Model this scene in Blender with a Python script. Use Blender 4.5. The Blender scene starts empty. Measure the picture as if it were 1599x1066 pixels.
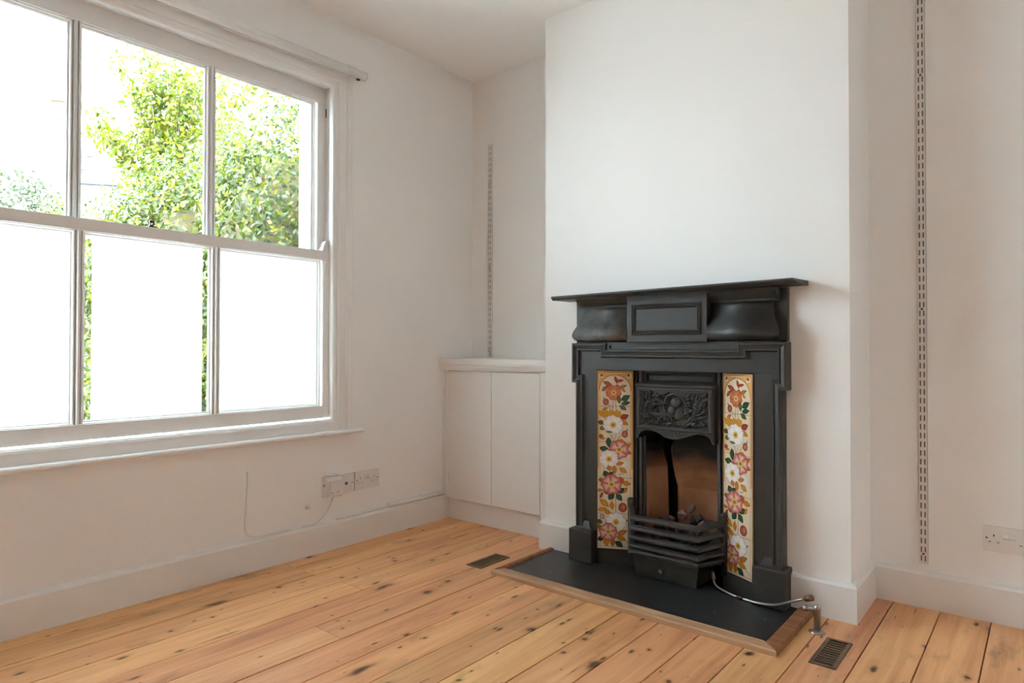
import bpy, bmesh, math, random
import numpy as np
from mathutils import Vector, Matrix
random.seed(7); RNG = np.random.default_rng(7)
S = bpy.context.scene
COL = S.collection
R = math.radians

# ------------------------------------------------------------------ camera
cam_d = bpy.data.cameras.new('camera'); cam = bpy.data.objects.new('camera', cam_d); COL.objects.link(cam)
cam_d.sensor_width = 36; cam_d.lens = 1019.2/1599*36; cam_d.clip_start = .02; cam_d.clip_end = 300
yaw, pitch, roll = R(39.467), R(.701), R(.06)
fw = Vector((-math.sin(yaw)*math.cos(pitch), math.cos(yaw)*math.cos(pitch), math.sin(pitch)))
r0 = Vector((math.cos(yaw), math.sin(yaw), 0)); u0 = r0.cross(fw)
rt = r0*math.cos(roll)+u0*math.sin(roll); up = u0*math.cos(roll)-r0*math.sin(roll)
M = Matrix.Identity(4)
for i in range(3):
    M[i][0] = rt[i]; M[i][1] = up[i]; M[i][2] = -fw[i]
M[2][3] = .925
cam.matrix_world = M
S.camera = cam
# ------------------------------------------------------------------ sky, sun, exposure
W = bpy.data.worlds.new('sky'); S.world = W; W.use_nodes = True
bg = W.node_tree.nodes['Background']; bg.inputs[0].default_value = (.76, .91, 1, 1); bg.inputs[1].default_value = 3.5
sd = bpy.data.lights.new('sun_offscreen', 'SUN'); sd.energy = 1.5; sd.angle = R(6); sd.color = (1, .95, .86)
sun = bpy.data.objects.new('sun_offscreen', sd); COL.objects.link(sun)
sun.rotation_euler = Vector((-.30, .75, -1.0)).to_track_quat('-Z', 'Y').to_euler()
S.view_settings.view_transform = 'Standard'; S.view_settings.look = 'None'
S.view_settings.gamma = 1; S.view_settings.use_curve_mapping = False
S.view_settings.exposure = 2.6
# let light bounce on between the white walls as it does in a real room
S.cycles.max_bounces = 24; S.cycles.diffuse_bounces = 16; S.cycles.transmission_bounces = 12; S.cycles.transparent_max_bounces = 16

# ------------------------------------------------------------------ materials
def newmat(name):
    m = bpy.data.materials.new(name); m.use_nodes = True
    nt = m.node_tree; b = nt.nodes['Principled BSDF']
    return m, nt, b
def N(nt, t, **kw):
    n = nt.nodes.new(t)
    for k, v in kw.items():
        if k.startswith('i_'):
            n.inputs[k[2:].replace('_', ' ')].default_value = v
        else: setattr(n, k, v)
    return n
def ramp(nt, stops):
    n = nt.nodes.new('ShaderNodeValToRGB'); e = n.color_ramp.elements
    while len(e) < len(stops): e.new(.5)
    for k, (p, c) in enumerate(stops):
        e[k].position = p; e[k].color = (c if len(c) == 4 else (*c, 1))
    return n
def simple(name, col, rough=.5, metal=0, var=.0, vscale=6, bump=0, bscale=200, spec=.5, coat=0):
    m, nt, b = newmat(name)
    b.inputs['Roughness'].default_value = rough; b.inputs['Metallic'].default_value = metal
    b.inputs['Specular IOR Level'].default_value = spec; b.inputs['Coat Weight'].default_value = coat
    b.inputs['Base Color'].default_value = (*col, 1)
    if var or bump:
        tc = N(nt, 'ShaderNodeTexCoord')
    if var:
        n = N(nt, 'ShaderNodeTexNoise', i_Scale=vscale, i_Detail=5, i_Roughness=.6)
        nt.links.new(tc.outputs['Object'], n.inputs['Vector'])
        lo = tuple(max(0, c*(1-var)) for c in col); hi = tuple(min(1, c*(1+var)) for c in col)
        r = ramp(nt, [(.3, lo), (.7, hi)])
        nt.links.new(n.outputs['Fac'], r.inputs[0]); nt.links.new(r.outputs[0], b.inputs['Base Color'])
    if bump:
        n2 = N(nt, 'ShaderNodeTexNoise', i_Scale=bscale, i_Detail=3)
        nt.links.new(tc.outputs['Object'], n2.inputs['Vector'])
        bp = N(nt, 'ShaderNodeBump', i_Strength=bump, i_Distance=.002)
        nt.links.new(n2.outputs['Fac'], bp.inputs['Height']); nt.links.new(bp.outputs[0], b.inputs['Normal'])
    return m
MT = {}
MT['wall'] = simple('wall_paint', (.86, .857, .848), .7, var=.012, vscale=1.6, bump=.25, bscale=60, spec=.25)
MT['ceil'] = simple('ceiling_paint', (.90, .90, .895), .8, var=.01, vscale=2, spec=.2)
MT['gloss'] = simple('white_gloss', (.83, .828, .82), .35, var=.012, vscale=5)
MT['skirt'] = simple('skirting_paint', (.80, .795, .785), .4, var=.015, vscale=5)
MT['cupb'] = simple('cupboard_paint', (.79, .785, .775), .5, var=.012, vscale=4)
MT['plastic'] = simple('white_plastic', (.75, .735, .72), .35)
MT['shutter'] = simple('socket_shutter', (.10, .095, .09), .6)
MT['duct'] = simple('zinc_duct', (.30, .30, .30), .6)
MT['slot'] = simple('brown_slot', (.30, .15, .07), .8)
MT['iron'] = simple('cast_iron', (.036, .0365, .035), .42, var=.18, vscale=9, bump=.3, bscale=350)
MT['iron_worn'] = simple('cast_iron_worn', (.10, .10, .10), .5, var=.65, vscale=14, bump=.3, bscale=300)
MT['ironbar'] = simple('grate_iron', (.060, .060, .060), .36, var=.2, vscale=25, bump=.3, bscale=400)
MT['steel'] = simple('pipe_steel', (.42, .38, .35), .3, metal=1)
MT['bronze'] = simple('vent_bronze', (.20, .135, .085), .42, metal=.7, var=.3, vscale=30)
MT['brass'] = simple('dark_brass', (.10, .055, .03), .4, metal=.6)
MT['grout'] = simple('grout', (.35, .31, .26), .8)
MT['tile'] = simple('cream_glaze', (.74, .63, .47), .14, var=.06, vscale=20)
MT['render'] = simple('white_masonry', (.86, .86, .85), .8, var=.03)
MT['subfloor'] = simple('dusty_subfloor', (.20, .13, .08), .9)
MT['bark'] = simple('bark', (.16, .11, .07), .9, var=.3)
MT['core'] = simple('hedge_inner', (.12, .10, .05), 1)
MT['wire'] = simple('wire', (.03, .03, .03), .6)

def attr_mat(name, rough=.4, transl=0., spec=.5):
    m, nt, b = newmat(name)
    a = N(nt, 'ShaderNodeAttribute', attribute_name='Col')
    nt.links.new(a.outputs['Color'], b.inputs['Base Color'])
    b.inputs['Roughness'].default_value = rough; b.inputs['Specular IOR Level'].default_value = spec
    if transl:
        t = N(nt, 'ShaderNodeBsdfTranslucent'); nt.links.new(a.outputs['Color'], t.inputs['Color'])
        mx = N(nt, 'ShaderNodeMixShader'); mx.inputs[0].default_value = transl
        nt.links.new(b.outputs[0], mx.inputs[1]); nt.links.new(t.outputs[0], mx.inputs[2])
        nt.links.new(mx.outputs[0], nt.nodes['Material Output'].inputs['Surface'])
    return m
MT['print'] = attr_mat('painted_glaze', .14)
MT['leaf'] = attr_mat('leaf', .32, .42, .7)

def leafplain():
    m, nt, b = newmat('leaf_single')
    oi = N(nt, 'ShaderNodeObjectInfo')
    r = ramp(nt, [(0, (.025, .05, .008)), (.4, (.06, .095, .010)), (.8, (.11, .14, .010)), (1, (.14, .14, .02))])
    nt.links.new(oi.outputs['Random'], r.inputs[0]); nt.links.new(r.outputs[0], b.inputs['Base Color'])
    b.inputs['Roughness'].default_value = .38
    t = N(nt, 'ShaderNodeBsdfTranslucent'); nt.links.new(r.outputs[0], t.inputs['Color'])
    mx = N(nt, 'ShaderNodeMixShader'); mx.inputs[0].default_value = .45
    nt.links.new(b.outputs[0], mx.inputs[1]); nt.links.new(t.outputs[0], mx.inputs[2])
    nt.links.new(mx.outputs[0], nt.nodes['Material Output'].inputs['Surface'])
    return m
MT['leaf1'] = leafplain()

def glass():
    m, nt, b = newmat('clear_glass')
    t = N(nt, 'ShaderNodeBsdfTransparent'); t.inputs[0].default_value = (.97, .98, .975, 1)
    g = N(nt, 'ShaderNodeBsdfGlossy'); g.inputs['Roughness'].default_value = .02
    fr = N(nt, 'ShaderNodeFresnel'); fr.inputs[0].default_value = 1.3
    mx = N(nt, 'ShaderNodeMixShader')
    nt.links.new(fr.outputs[0], mx.inputs[0]); nt.links.new(t.outputs[0], mx.inputs[1]); nt.links.new(g.outputs[0], mx.inputs[2])
    nt.links.new(mx.outputs[0], nt.nodes['Material Output'].inputs['Surface'])
    return m
MT['glass'] = glass()
def film():
    m, nt, b = newmat('frosted_film')
    t = N(nt, 'ShaderNodeBsdfTranslucent'); t.inputs[0].default_value = (.96, .975, .975, 1)
    d = N(nt, 'ShaderNodeBsdfDiffuse'); d.inputs[0].default_value = (.9, .91, .91, 1)
    mx = N(nt, 'ShaderNodeMixShader'); mx.inputs[0].default_value = .06
    nt.links.new(t.outputs[0], mx.inputs[1]); nt.links.new(d.outputs[0], mx.inputs[2])
    nt.links.new(mx.outputs[0], nt.nodes['Material Output'].inputs['Surface'])
    return m
MT['film'] = film()

def wood():
    m, nt, b = newmat('pine_boards'); L = nt.links.new
    tc = N(nt, 'ShaderNodeTexCoord'); oi = N(nt, 'ShaderNodeObjectInfo')
    off = N(nt, 'ShaderNodeVectorMath', operation='SCALE'); off.inputs[0].default_value = (31, 57, 0)
    L(oi.outputs['Random'], off.inputs['Scale'])
    add = N(nt, 'ShaderNodeVectorMath', operation='ADD'); L(tc.outputs['Object'], add.inputs[0]); L(off.outputs[0], add.inputs[1])
    def scaled(v):
        s = N(nt, 'ShaderNodeVectorMath', operation='MULTIPLY'); L(add.outputs[0], s.inputs[0]); s.inputs[1].default_value = v; return s
    def math_(op, a, c=None, clamp=False):
        n = N(nt, 'ShaderNodeMath', operation=op); n.use_clamp = clamp
        for k, x in enumerate((a, c)):
            if x is None: continue
            if isinstance(x, (int, float)): n.inputs[k].default_value = x
            else: L(x, n.inputs[k])
        return n.outputs[0]
    wn = N(nt, 'ShaderNodeTexNoise', i_Scale=9, i_Detail=3); L(add.outputs[0], wn.inputs['Vector'])
    wc = N(nt, 'ShaderNodeVectorMath', operation='SUBTRACT'); L(wn.outputs['Color'], wc.inputs[0]); wc.inputs[1].default_value = (.5, .5, .5)
    def warped(v, amt):
        k = N(nt, 'ShaderNodeVectorMath', operation='SCALE'); L(wc.outputs[0], k.inputs[0]); k.inputs['Scale'].default_value = amt
        q = N(nt, 'ShaderNodeVectorMath', operation='ADD'); L(scaled(v).outputs[0], q.inputs[0]); L(k.outputs[0], q.inputs[1]); return q
    def spots(v, amt, chan, thr, rmin, rvar):
        vo = N(nt, 'ShaderNodeTexVoronoi', i_Scale=1.0, voronoi_dimensions='2D'); L(warped(v, amt).outputs[0], vo.inputs['Vector'])
        sp = N(nt, 'ShaderNodeSeparateColor'); L(vo.outputs['Color'], sp.inputs[0])
        rad = math_('ADD', math_('MULTIPLY', math_('POWER', sp.outputs[(chan+1) % 3], 2.5), rvar), rmin)
        q = math_('DIVIDE', vo.outputs['Distance'], rad)
        on = math_('GREATER_THAN', sp.outputs[chan], thr)
        core = math_('MULTIPLY', math_('SUBTRACT', 1.6, math_('MULTIPLY', q, 1.4), True), on)
        halo = math_('MULTIPLY', math_('SUBTRACT', 1.0, math_('MULTIPLY', q, .42), True), on)
        return core, halo
    g1 = N(nt, 'ShaderNodeTexNoise', i_Scale=1, i_Detail=6, i_Roughness=.62, i_Distortion=.6); L(scaled((42, 1.8, 4)).outputs[0], g1.inputs['Vector'])
    g2 = N(nt, 'ShaderNodeTexNoise', i_Scale=1, i_Detail=3, i_Roughness=.5); L(scaled((9, 1.1, 4)).outputs[0], g2.inputs['Vector'])
    mixg = math_('ADD', math_('MULTIPLY', g1.outputs['Fac'], .45), math_('MULTIPLY', g2.outputs['Fac'], .55))
    rp = ramp(nt, [(.26, (.40, .135, .026)), (.42, (.62, .24, .055)), (.55, (.75, .345, .095)), (.72, (.84, .46, .16))])
    L(mixg, rp.inputs[0])
    hs = N(nt, 'ShaderNodeHueSaturation'); L(rp.outputs[0], hs.inputs['Color'])
    r2 = math_('FRACT', math_('MULTIPLY', oi.outputs['Random'], 7.31))
    L(math_('ADD', math_('MULTIPLY', r2, .24), .98), hs.inputs['Value'])
    L(math_('ADD', math_('MULTIPLY', oi.outputs['Random'], .016), .494), hs.inputs['Hue'])
    hs.inputs['Saturation'].default_value = .86
    # worn grey-brown stains
    st = N(nt, 'ShaderNodeTexNoise', i_Scale=1, i_Detail=5, i_Roughness=.7); L(scaled((8, 2.2, 1)).outputs[0], st.inputs['Vector'])
    sr = ramp(nt, [(.57, (0, 0, 0)), (.72, (1, 1, 1))]); L(st.outputs['Fac'], sr.inputs[0])
    m1 = N(nt, 'ShaderNodeMix', data_type='RGBA'); L(math_('MULTIPLY', sr.outputs[0], .55), m1.inputs[0]); L(hs.outputs[0], m1.inputs[6]); m1.inputs[7].default_value = (.20, .10, .045, 1)
    # knots, dents and dark streaks
    k1, h1 = spots((8, 2.6, 1), .25, 0, .52, .025, .12); k2, h2 = spots((17, 6.5, 1), .25, 1, .74, .03, .11); k3, h3 = spots((24, 1.7, 1), .35, 2, .82, .05, .14); k4, h4 = spots((9, 7, 1), .3, 2, .80, .04, .12)
    km = math_('MAXIMUM', k1, k4); km2 = math_('MAXIMUM', k2, math_('MULTIPLY', k3, .8))
    hm = math_('MULTIPLY', math_('MAXIMUM', math_('MAXIMUM', h1, h4), math_('MULTIPLY', h2, .5)), .5)
    m2 = N(nt, 'ShaderNodeMix', data_type='RGBA'); L(hm, m2.inputs[0]); L(m1.outputs[2], m2.inputs[6]); m2.inputs[7].default_value = (.33, .11, .03, 1)
    m3 = N(nt, 'ShaderNodeMix', data_type='RGBA'); L(math_('MULTIPLY', math_('MAXIMUM', km, km2), .88), m3.inputs[0]); L(m2.outputs[2], m3.inputs[6]); m3.inputs[7].default_value = (.045, .022, .012, 1)
    L(m3.outputs[2], b.inputs['Base Color'])
    b.inputs['Roughness'].default_value = .42; b.inputs['Specular IOR Level'].default_value = .4
    bp = N(nt, 'ShaderNodeBump', i_Strength=.12, i_Distance=.002); L(g1.outputs['Fac'], bp.inputs['Height']); L(bp.outputs[0], b.inputs['Normal'])
    return m
MT['wood'] = wood()
def trimwood(name, a, c):
    m, nt, b = newmat(name); L = nt.links.new
    tc = N(nt, 'ShaderNodeTexCoord'); mp = N(nt, 'ShaderNodeMapping'); mp.inputs['Scale'].default_value = (4, 40, 40)
    L(tc.outputs['Object'], mp.inputs[0]); n = N(nt, 'ShaderNodeTexNoise', i_Scale=1, i_Detail=5); L(mp.outputs[0], n.inputs[0])
    r = ramp(nt, [(.3, a), (.7, c)]); L(n.outputs['Fac'], r.inputs[0]); L(r.outputs[0], b.inputs['Base Color'])
    b.inputs['Roughness'].default_value = .55
    return m
MT['trim'] = trimwood('edging_pale', (.36, .20, .105), (.60, .38, .22))
MT['trim2'] = trimwood('edging_brown', (.20, .075, .03), (.36, .155, .065))
def slate():
    m, nt, b = newmat('black_hearth'); L = nt.links.new
    tc = N(nt, 'ShaderNodeTexCoord')
    n = N(nt, 'ShaderNodeTexNoise', i_Scale=5, i_Detail=7, i_Roughness=.65); L(tc.outputs['Object'], n.inputs[0])
    r = ramp(nt, [(.35, (.020, .021, .022)), (.6, (.034, .036, .038)), (.78, (.07, .07, .07))]); L(n.outputs['Fac'], r.inputs[0])
    v = N(nt, 'ShaderNodeTexVoronoi', i_Scale=26); L(tc.outputs['Object'], v.inputs['Vector'])
    sep = N(nt, 'ShaderNodeSeparateColor'); L(v.outputs['Color'], sep.inputs[0])
    kr = ramp(nt, [(.06, (1, 1, 1)), (.11, (0, 0, 0))]); L(v.outputs['Distance'], kr.inputs[0])
    g = N(nt, 'ShaderNodeMath', operation='GREATER_THAN'); L(sep.outputs[0], g.inputs[0]); g.inputs[1].default_value = .95
    mu = N(nt, 'ShaderNodeMath', operation='MULTIPLY'); L(kr.outputs[0], mu.inputs[0]); L(g.outputs[0], mu.inputs[1])
    mx = N(nt, 'ShaderNodeMix', data_type='RGBA'); L(mu.outputs[0], mx.inputs[0]); L(r.outputs[0], mx.inputs[6]); mx.inputs[7].default_value = (.4, .38, .35, 1)
    L(mx.outputs[2], b.inputs['Base Color']); b.inputs['Roughness'].default_value = .38
    n2 = N(nt, 'ShaderNodeTexNoise', i_Scale=30, i_Detail=4); L(tc.outputs['Object'], n2.inputs[0])
    bp = N(nt, 'ShaderNodeBump', i_Strength=.2, i_Distance=.003); L(n2.outputs['Fac'], bp.inputs['Height']); L(bp.outputs[0], b.inputs['Normal'])
    return m
MT['slate'] = slate()
def firebrick():
    m, nt, b = newmat('firebrick'); L = nt.links.new
    tc = N(nt, 'ShaderNodeTexCoord')
    n = N(nt, 'ShaderNodeTexNoise', i_Scale=6, i_Detail=5); L(tc.outputs['Object'], n.inputs[0])
    r = ramp(nt, [(.3, (.26, .11, .05)), (.55, (.46, .23, .13)), (.75, (.60, .38, .26))]); L(n.outputs['Fac'], r.inputs[0])
    sx = N(nt, 'ShaderNodeSeparateXYZ'); L(tc.outputs['Object'], sx.inputs[0])
    n2 = N(nt, 'ShaderNodeTexNoise', i_Scale=7, i_Detail=3); L(tc.outputs['Object'], n2.inputs[0])
    ad = N(nt, 'ShaderNodeMath', operation='MULTIPLY_ADD'); L(n2.outputs['Fac'], ad.inputs[0]); ad.inputs[1].default_value = .12; L(sx.outputs['Z'], ad.inputs[2])
    soot = ramp(nt, [(.45, (0, 0, 0)), (.56, (1, 1, 1))]); L(ad.outputs[0], soot.inputs[0])
    mx = N(nt, 'ShaderNodeMix', data_type='RGBA'); L(soot.outputs[0], mx.inputs[0]); L(r.outputs[0], mx.inputs[6]); mx.inputs[7].default_value = (.02, .017, .015, 1)
    L(mx.outputs[2], b.inputs['Base Color']); b.inputs['Roughness'].default_value = .85
    return m
MT['firebrick'] = firebrick()
def coalmat():
    m, nt, b = newmat('coal'); L = nt.links.new
    oi = N(nt, 'ShaderNodeObjectInfo'); tc = N(nt, 'ShaderNodeTexCoord')
    n = N(nt, 'ShaderNodeTexNoise', i_Scale=28, i_Detail=5); L(tc.outputs['Object'], n.inputs[0])
    a = N(nt, 'ShaderNodeMath', operation='MULTIPLY_ADD'); L(oi.outputs['Random'], a.inputs[0]); a.inputs[1].default_value = .45; L(n.outputs['Fac'], a.inputs[2])
    r = ramp(nt, [(.5, (.02, .016, .015)), (.78, (.08, .055, .05)), (.95, (.36, .22, .21))]); L(a.outputs[0], r.inputs[0])
    L(r.outputs[0], b.inputs['Base Color']); b.inputs['Roughness'].default_value = .8
    return m
MT['coal'] = coalmat()

# ------------------------------------------------------------------ mesh helpers
class MB:
    def __init__(s): s.v = []; s.f = []; s.c = []; s.sm = []
    def add(s, vs, fs, smooth=False, col=None):
        o = len(s.v); s.v += [tuple(x) for x in vs]; s.f += [tuple(i+o for i in f) for f in fs]
        s.sm += [smooth]*len(fs)
        if col is not None: s.c += (col if isinstance(col, list) else [col]*len(vs))
        return s
    def box(s, x0, x1, y0, y1, z0, z1):
        x0, x1 = sorted((x0, x1)); y0, y1 = sorted((y0, y1)); z0, z1 = sorted((z0, z1))
        return s.add([(x0, y0, z0), (x1, y0, z0), (x1, y1, z0), (x0, y1, z0), (x0, y0, z1), (x1, y0, z1), (x1, y1, z1), (x0, y1, z1)],
              [(3, 2, 1, 0), (4, 5, 6, 7), (0, 1, 5, 4), (1, 2, 6, 5), (2, 3, 7, 6), (3, 0, 4, 7)])
    def prism(s, poly, d, smooth=False):       # poly: list of 3-D points, extruded by vector d
        n = len(poly); d = Vector(d); P = [Vector(p) for p in poly]; Q = [p+d for p in P]
        nrm = Vector((0, 0, 0))
        for i in range(n): nrm += P[i].cross(P[(i+1) % n])
        if nrm.dot(d) > 0: P, Q = Q, P
        fs = [tuple(range(n)), tuple(range(2*n-1, n-1, -1))]+[(i+n, (i+1) % n+n, (i+1) % n, i)[::1] for i in range(n)]
        o = len(s.f); s.add(P+Q, fs)
        if smooth:
            for k in range(o+2, len(s.f)): s.sm[k] = True
        return s
    def tube(s, pts, r, n=8, cap=True):
        P = [Vector(p) for p in pts]; rr = r if isinstance(r, (list, tuple)) else [r]*len(P)
        vs = []; ref = None
        for i, p in enumerate(P):
            t = (P[min(i+1, len(P)-1)]-P[max(i-1, 0)]).normalized()
            if ref is None: ref = Vector((0, 0, 1)) if abs(t.z) < .9 else Vector((1, 0, 0))
            a = (ref-t*ref.dot(t)).normalized(); b = t.cross(a); ref = a
            for k in range(n):
                q = 2*math.pi*k/n; vs.append(p+(a*math.cos(q)+b*math.sin(q))*rr[i])
        fs = []
        for i in range(len(P)-1):
            for k in range(n):
                fs.append((i*n+k, i*n+(k+1) % n, (i+1)*n+(k+1) % n, (i+1)*n+k))
        s.add(vs, fs, True)
        if cap:
            o = len(s.v)-len(vs); m = len(P)-1
            s.f += [tuple(o+k for k in range(n))[::-1], tuple(o+m*n+k for k in range(n))]; s.sm += [False, False]
        return s
    def lathe(s, prof, c, axis='z', n=16):     # prof: (r, h)
        c = Vector(c); vs = []
        for r_, h in prof:
            for k in range(n):
                q = 2*math.pi*k/n; a, b = r_*math.cos(q), r_*math.sin(q)
                vs.append(c+Vector({'z': (a, b, h), 'y': (a, -h, b), 'x': (h, a, b)}[axis]))
        fs = [(i*n+k, i*n+(k+1) % n, (i+1)*n+(k+1) % n, (i+1)*n+k) for i in range(len(prof)-1) for k in range(n)]
        fs += [tuple(range(n))[::-1], tuple((len(prof)-1)*n+k for k in range(n))]
        return s.add(vs, fs, True)
    def sweep(s, path, n, prof, closed=False, capends=True, smooth=False):
        # prof: list of (a, b): a offset sideways in plane (n x dir), b along n; mitred corners
        n = Vector(n).normalized(); P = [Vector(p) for p in path]; m = len(P); k = len(prof); vs = []
        for i in range(m):
            e1 = (P[i]-P[i-1]).normalized() if (i > 0 or closed) else None
            e2 = (P[(i+1) % m]-P[i]).normalized() if (i < m-1 or closed) else None
            if e1 is None: e1 = e2
            if e2 is None: e2 = e1
            p1, p2 = n.cross(e1), n.cross(e2); mt = (p1+p2)/(1+p1.dot(p2))
            for a, b in prof: vs.append(P[i]+mt*a+n*b)
        fs = []
        for i in range(m if closed else m-1):
            j = (i+1) % m
            for q in range(k):
                w = (q+1) % k; fs.append((i*k+q, i*k+w, j*k+w, j*k+q))
        if not closed and capends: fs += [tuple(range(k))[::-1], tuple((m-1)*k+q for q in range(k))]
        return s.add(vs, fs, smooth)
    def blob(s, c, rad, n=10, m=6, rot=None):
        vs = []; c = Vector(c)
        for i in range(m+1):
            t = math.pi*i/m
            for k in range(n):
                q = 2*math.pi*k/n
                p = Vector((rad[0]*math.sin(t)*math.cos(q), rad[1]*math.sin(t)*math.sin(q), rad[2]*math.cos(t)))
                if rot is not None: p = rot @ p
                vs.append(c+p)
        fs = [(i*n+k, (i+1)*n+k, (i+1)*n+(k+1) % n, i*n+(k+1) % n) for i in range(m) for k in range(n)]
        return s.add(vs, fs, True)
    def build(s, name, m, parent=None, bevel=0, loc=None, fix=True, autosm=False):
        me = bpy.data.meshes.new(name); me.from_pydata(s.v, [], s.f)
        me.polygons.foreach_set('use_smooth', s.sm)
        if s.c and len(s.c) == len(s.v):
            ca = me.color_attributes.new('Col', 'FLOAT_COLOR', 'POINT')
            ca.data.foreach_set('color', [x for c in s.c for x in (*c[:3], 1)])
        if fix:
            bm = bmesh.new(); bm.from_mesh(me); bmesh.ops.recalc_face_normals(bm, faces=bm.faces); bm.to_mesh(me); bm.free()
        mm = MT[m] if isinstance(m, str) else m
        me.materials.append(mm)
        o = bpy.data.objects.new(name, me); COL.objects.link(o)
        if parent: o.parent = parent
        if loc: o.location = loc
        if bevel:
            bv = o.modifiers.new('bevel', 'BEVEL'); bv.width = bevel; bv.segments = 2; bv.limit_method = 'ANGLE'; bv.angle_limit = R(40)
        return o
def tag(o, label, cat=None, group=None, kind=None):
    o['label'] = label
    if cat: o['category'] = cat
    if group: o['group'] = group
    if kind: o['kind'] = kind
    return o
def empty(name, loc=(0, 0, 0), rz=0):
    o = bpy.data.objects.new(name, None); COL.objects.link(o); o.location = loc; o.rotation_euler = (0, 0, rz); o.empty_display_size = .05
    return o
def dup(o, parent=None, **kw):
    c = o.copy(); COL.objects.link(c); c.parent = parent
    for k, v in kw.items(): setattr(c, k, v)
    return c
def struct(o, label, cat): return tag(o, label, cat, kind='structure')

# ------------------------------------------------------------------ room constants
XW = -2.584; YB = 2.46; YA = 2.775; XL, XR = -1.822, -.527; ZC = 2.48; XE = 1.0; YE = -1.9; XC = -1.1745
XO = -2.86
WY0, WY1, WZ0, WZ1 = .205, 1.86, .56, 2.20

# ------------------------------------------------------------------ structure
m = MB()
m.box(XO, XW, YE, WY0, -.3, 2.7); m.box(XO, XW, WY1, 3.1, -.3, 2.7)
m.box(XO, XW, WY0, WY1, -.3, WZ0); m.box(XO, XW, WY0, WY1, WZ1, 2.7)
struct(m.build('wall_left', 'wall'), 'white plastered wall that holds the wide sash window', 'wall')
struct(MB().box(XW, XL, YA, YA+.2, 0, ZC).build('wall_alcove_window_side', 'wall'), 'white recessed alcove wall above the low cupboard', 'wall')
struct(MB().box(XR, XE, YA, YA+.2, 0, ZC).build('wall_alcove_socket_side', 'wall'), 'white recessed alcove wall with the long slotted upright', 'wall')
m = MB(); HO = .352; HZ = .85
m.box(XL, XC-HO, YB, YA+.2, 0, ZC); m.box(XC+HO, XR, YB, YA+.2, 0, ZC); m.box(XC-HO, XC+HO, YB, YA+.2, HZ, ZC)
struct(m.build('wall_chimney_breast', 'wall'), 'white chimney breast standing forward behind the black fireplace', 'wall')
struct(MB().box(XE, XE+.15, YE-.15, YA+.2, 0, ZC).build('wall_right', 'wall'), 'plain white wall facing the sash window across the room', 'wall')
m = MB(); m.box(XW, XE, YE-.15, YE, 0, ZC)
struct(m.build('wall_back', 'wall'), 'plain white wall facing the fireplace', 'wall')
struct(MB().box(XW, XE+.15, YE-.15, YA+.2, ZC, ZC+.2).build('ceiling', 'ceil'), 'plain white painted ceiling', 'ceiling')

VENTS = [(-.5205, 2.165, .074, .214), (-1.899, 2.147, .083, .194)]
WELLS = [(x-w/2+.008, x+w/2-.008, y-l/2+.008, y+l/2-.008) for x, y, w, l in VENTS]
def holed_boxes(m, x0, x1, y0, y1, z0, z1, wells):
    hs = [(max(a, x0), min(b, x1), max(c, y0), min(d, y1)) for a, b, c, d in wells if a < x1-1e-4 and b > x0+1e-4 and c < y1-1e-4 and d > y0+1e-4]
    if not hs: m.box(x0, x1, y0, y1, z0, z1); return
    xs = sorted({x0, x1}|{v for h in hs for v in h[:2]})
    for a, b in zip(xs, xs[1:]):
        cut = sorted((h[2], h[3]) for h in hs if h[0] <= a+1e-6 and b <= h[1]+1e-6); y = y0
        for c, d in cut:
            if c > y+1e-5: m.box(a, b, y, c, z0, z1)
            y = d
        if y < y1-1e-5: m.box(a, b, y, y1, z0, z1)
m = MB(); holed_boxes(m, XO, XE, YE-.15, YA+.2, -.08, -.022, WELLS)
fl = m.build('floor', 'subfloor'); struct(fl, 'stripped pine floor of wide knotty orange boards', 'floor')
XS = [-2.584+.0]+[-2.479+.145*k for k in range(24)]
joints = {0: [1.56], 1: [1.565], 2: [-.6, 2.3], 3: [1.585], 4: [.2], 5: [1.275], 6: [-.9], 7: [.1], 8: [-1.2], 9: [-.2, 2.1], 10: [-1.0], 11: [-.3], 12: [.35], 13: [-.7]}
def plank(x0, x1, y0, y1):
    g = .0019; b = .0008; x0 += g; x1 -= g; y0 += .0007; y1 -= .0007
    ox, oy = (x0+x1)/2, (y0+y1)/2; dz = random.uniform(-.0008, .0004)
    if any(w[0] < x1 and w[1] > x0 and w[2] < y1 and w[3] > y0 for w in WELLS):
        m = MB(); holed_boxes(m, x0, x1, y0, y1, -.02, dz, WELLS); m.v = [(x-ox, y-oy, z) for x, y, z in m.v]
        m.build('plank', 'wood', fl, loc=(ox, oy, 0)); return
    vs = []
    for z, e in ((-.02, 0), (dz-b, 0), (dz, b)):
        vs += [(x0+e-ox, y0+e-oy, z), (x1-e-ox, y0+e-oy, z), (x1-e-ox, y1-e-oy, z), (x0+e-ox, y1-e-oy, z)]
    fs = [(3, 2, 1, 0), (8, 9, 10, 11)]
    for k in range(2):
        for q in range(4): fs.append((k*4+q, k*4+(q+1) % 4, k*4+4+(q+1) % 4, k*4+4+q))
    MB().add(vs, fs).build('plank', 'wood', fl, loc=(ox, oy, 0), fix=False)
for k in range(len(XS)-1):
    x0, x1 = XS[k], min(XS[k+1], XE)
    if x0 >= XE-.02: break
    js = joints.get(k, [random.uniform(-1.5, .3)])
    ys = [YE-.1]+[j for j in js if j < YA]+[YA]
    for a, c in zip(ys, ys[1:]): plank(x0, x1, a, c)

# baseboards
BP = [(0, 0), (.022, 0), (.022, .118), (.016, .127), (0, .130)]
def skirting(name, path, label, mat='skirt'):
    m = MB(); m.sweep([Vector((x, y, 0)) for x, y in path], (0, 0, 1), [(-a, b) for a, b in BP])
    return struct(m.build(name, mat), label, 'baseboard')
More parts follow.
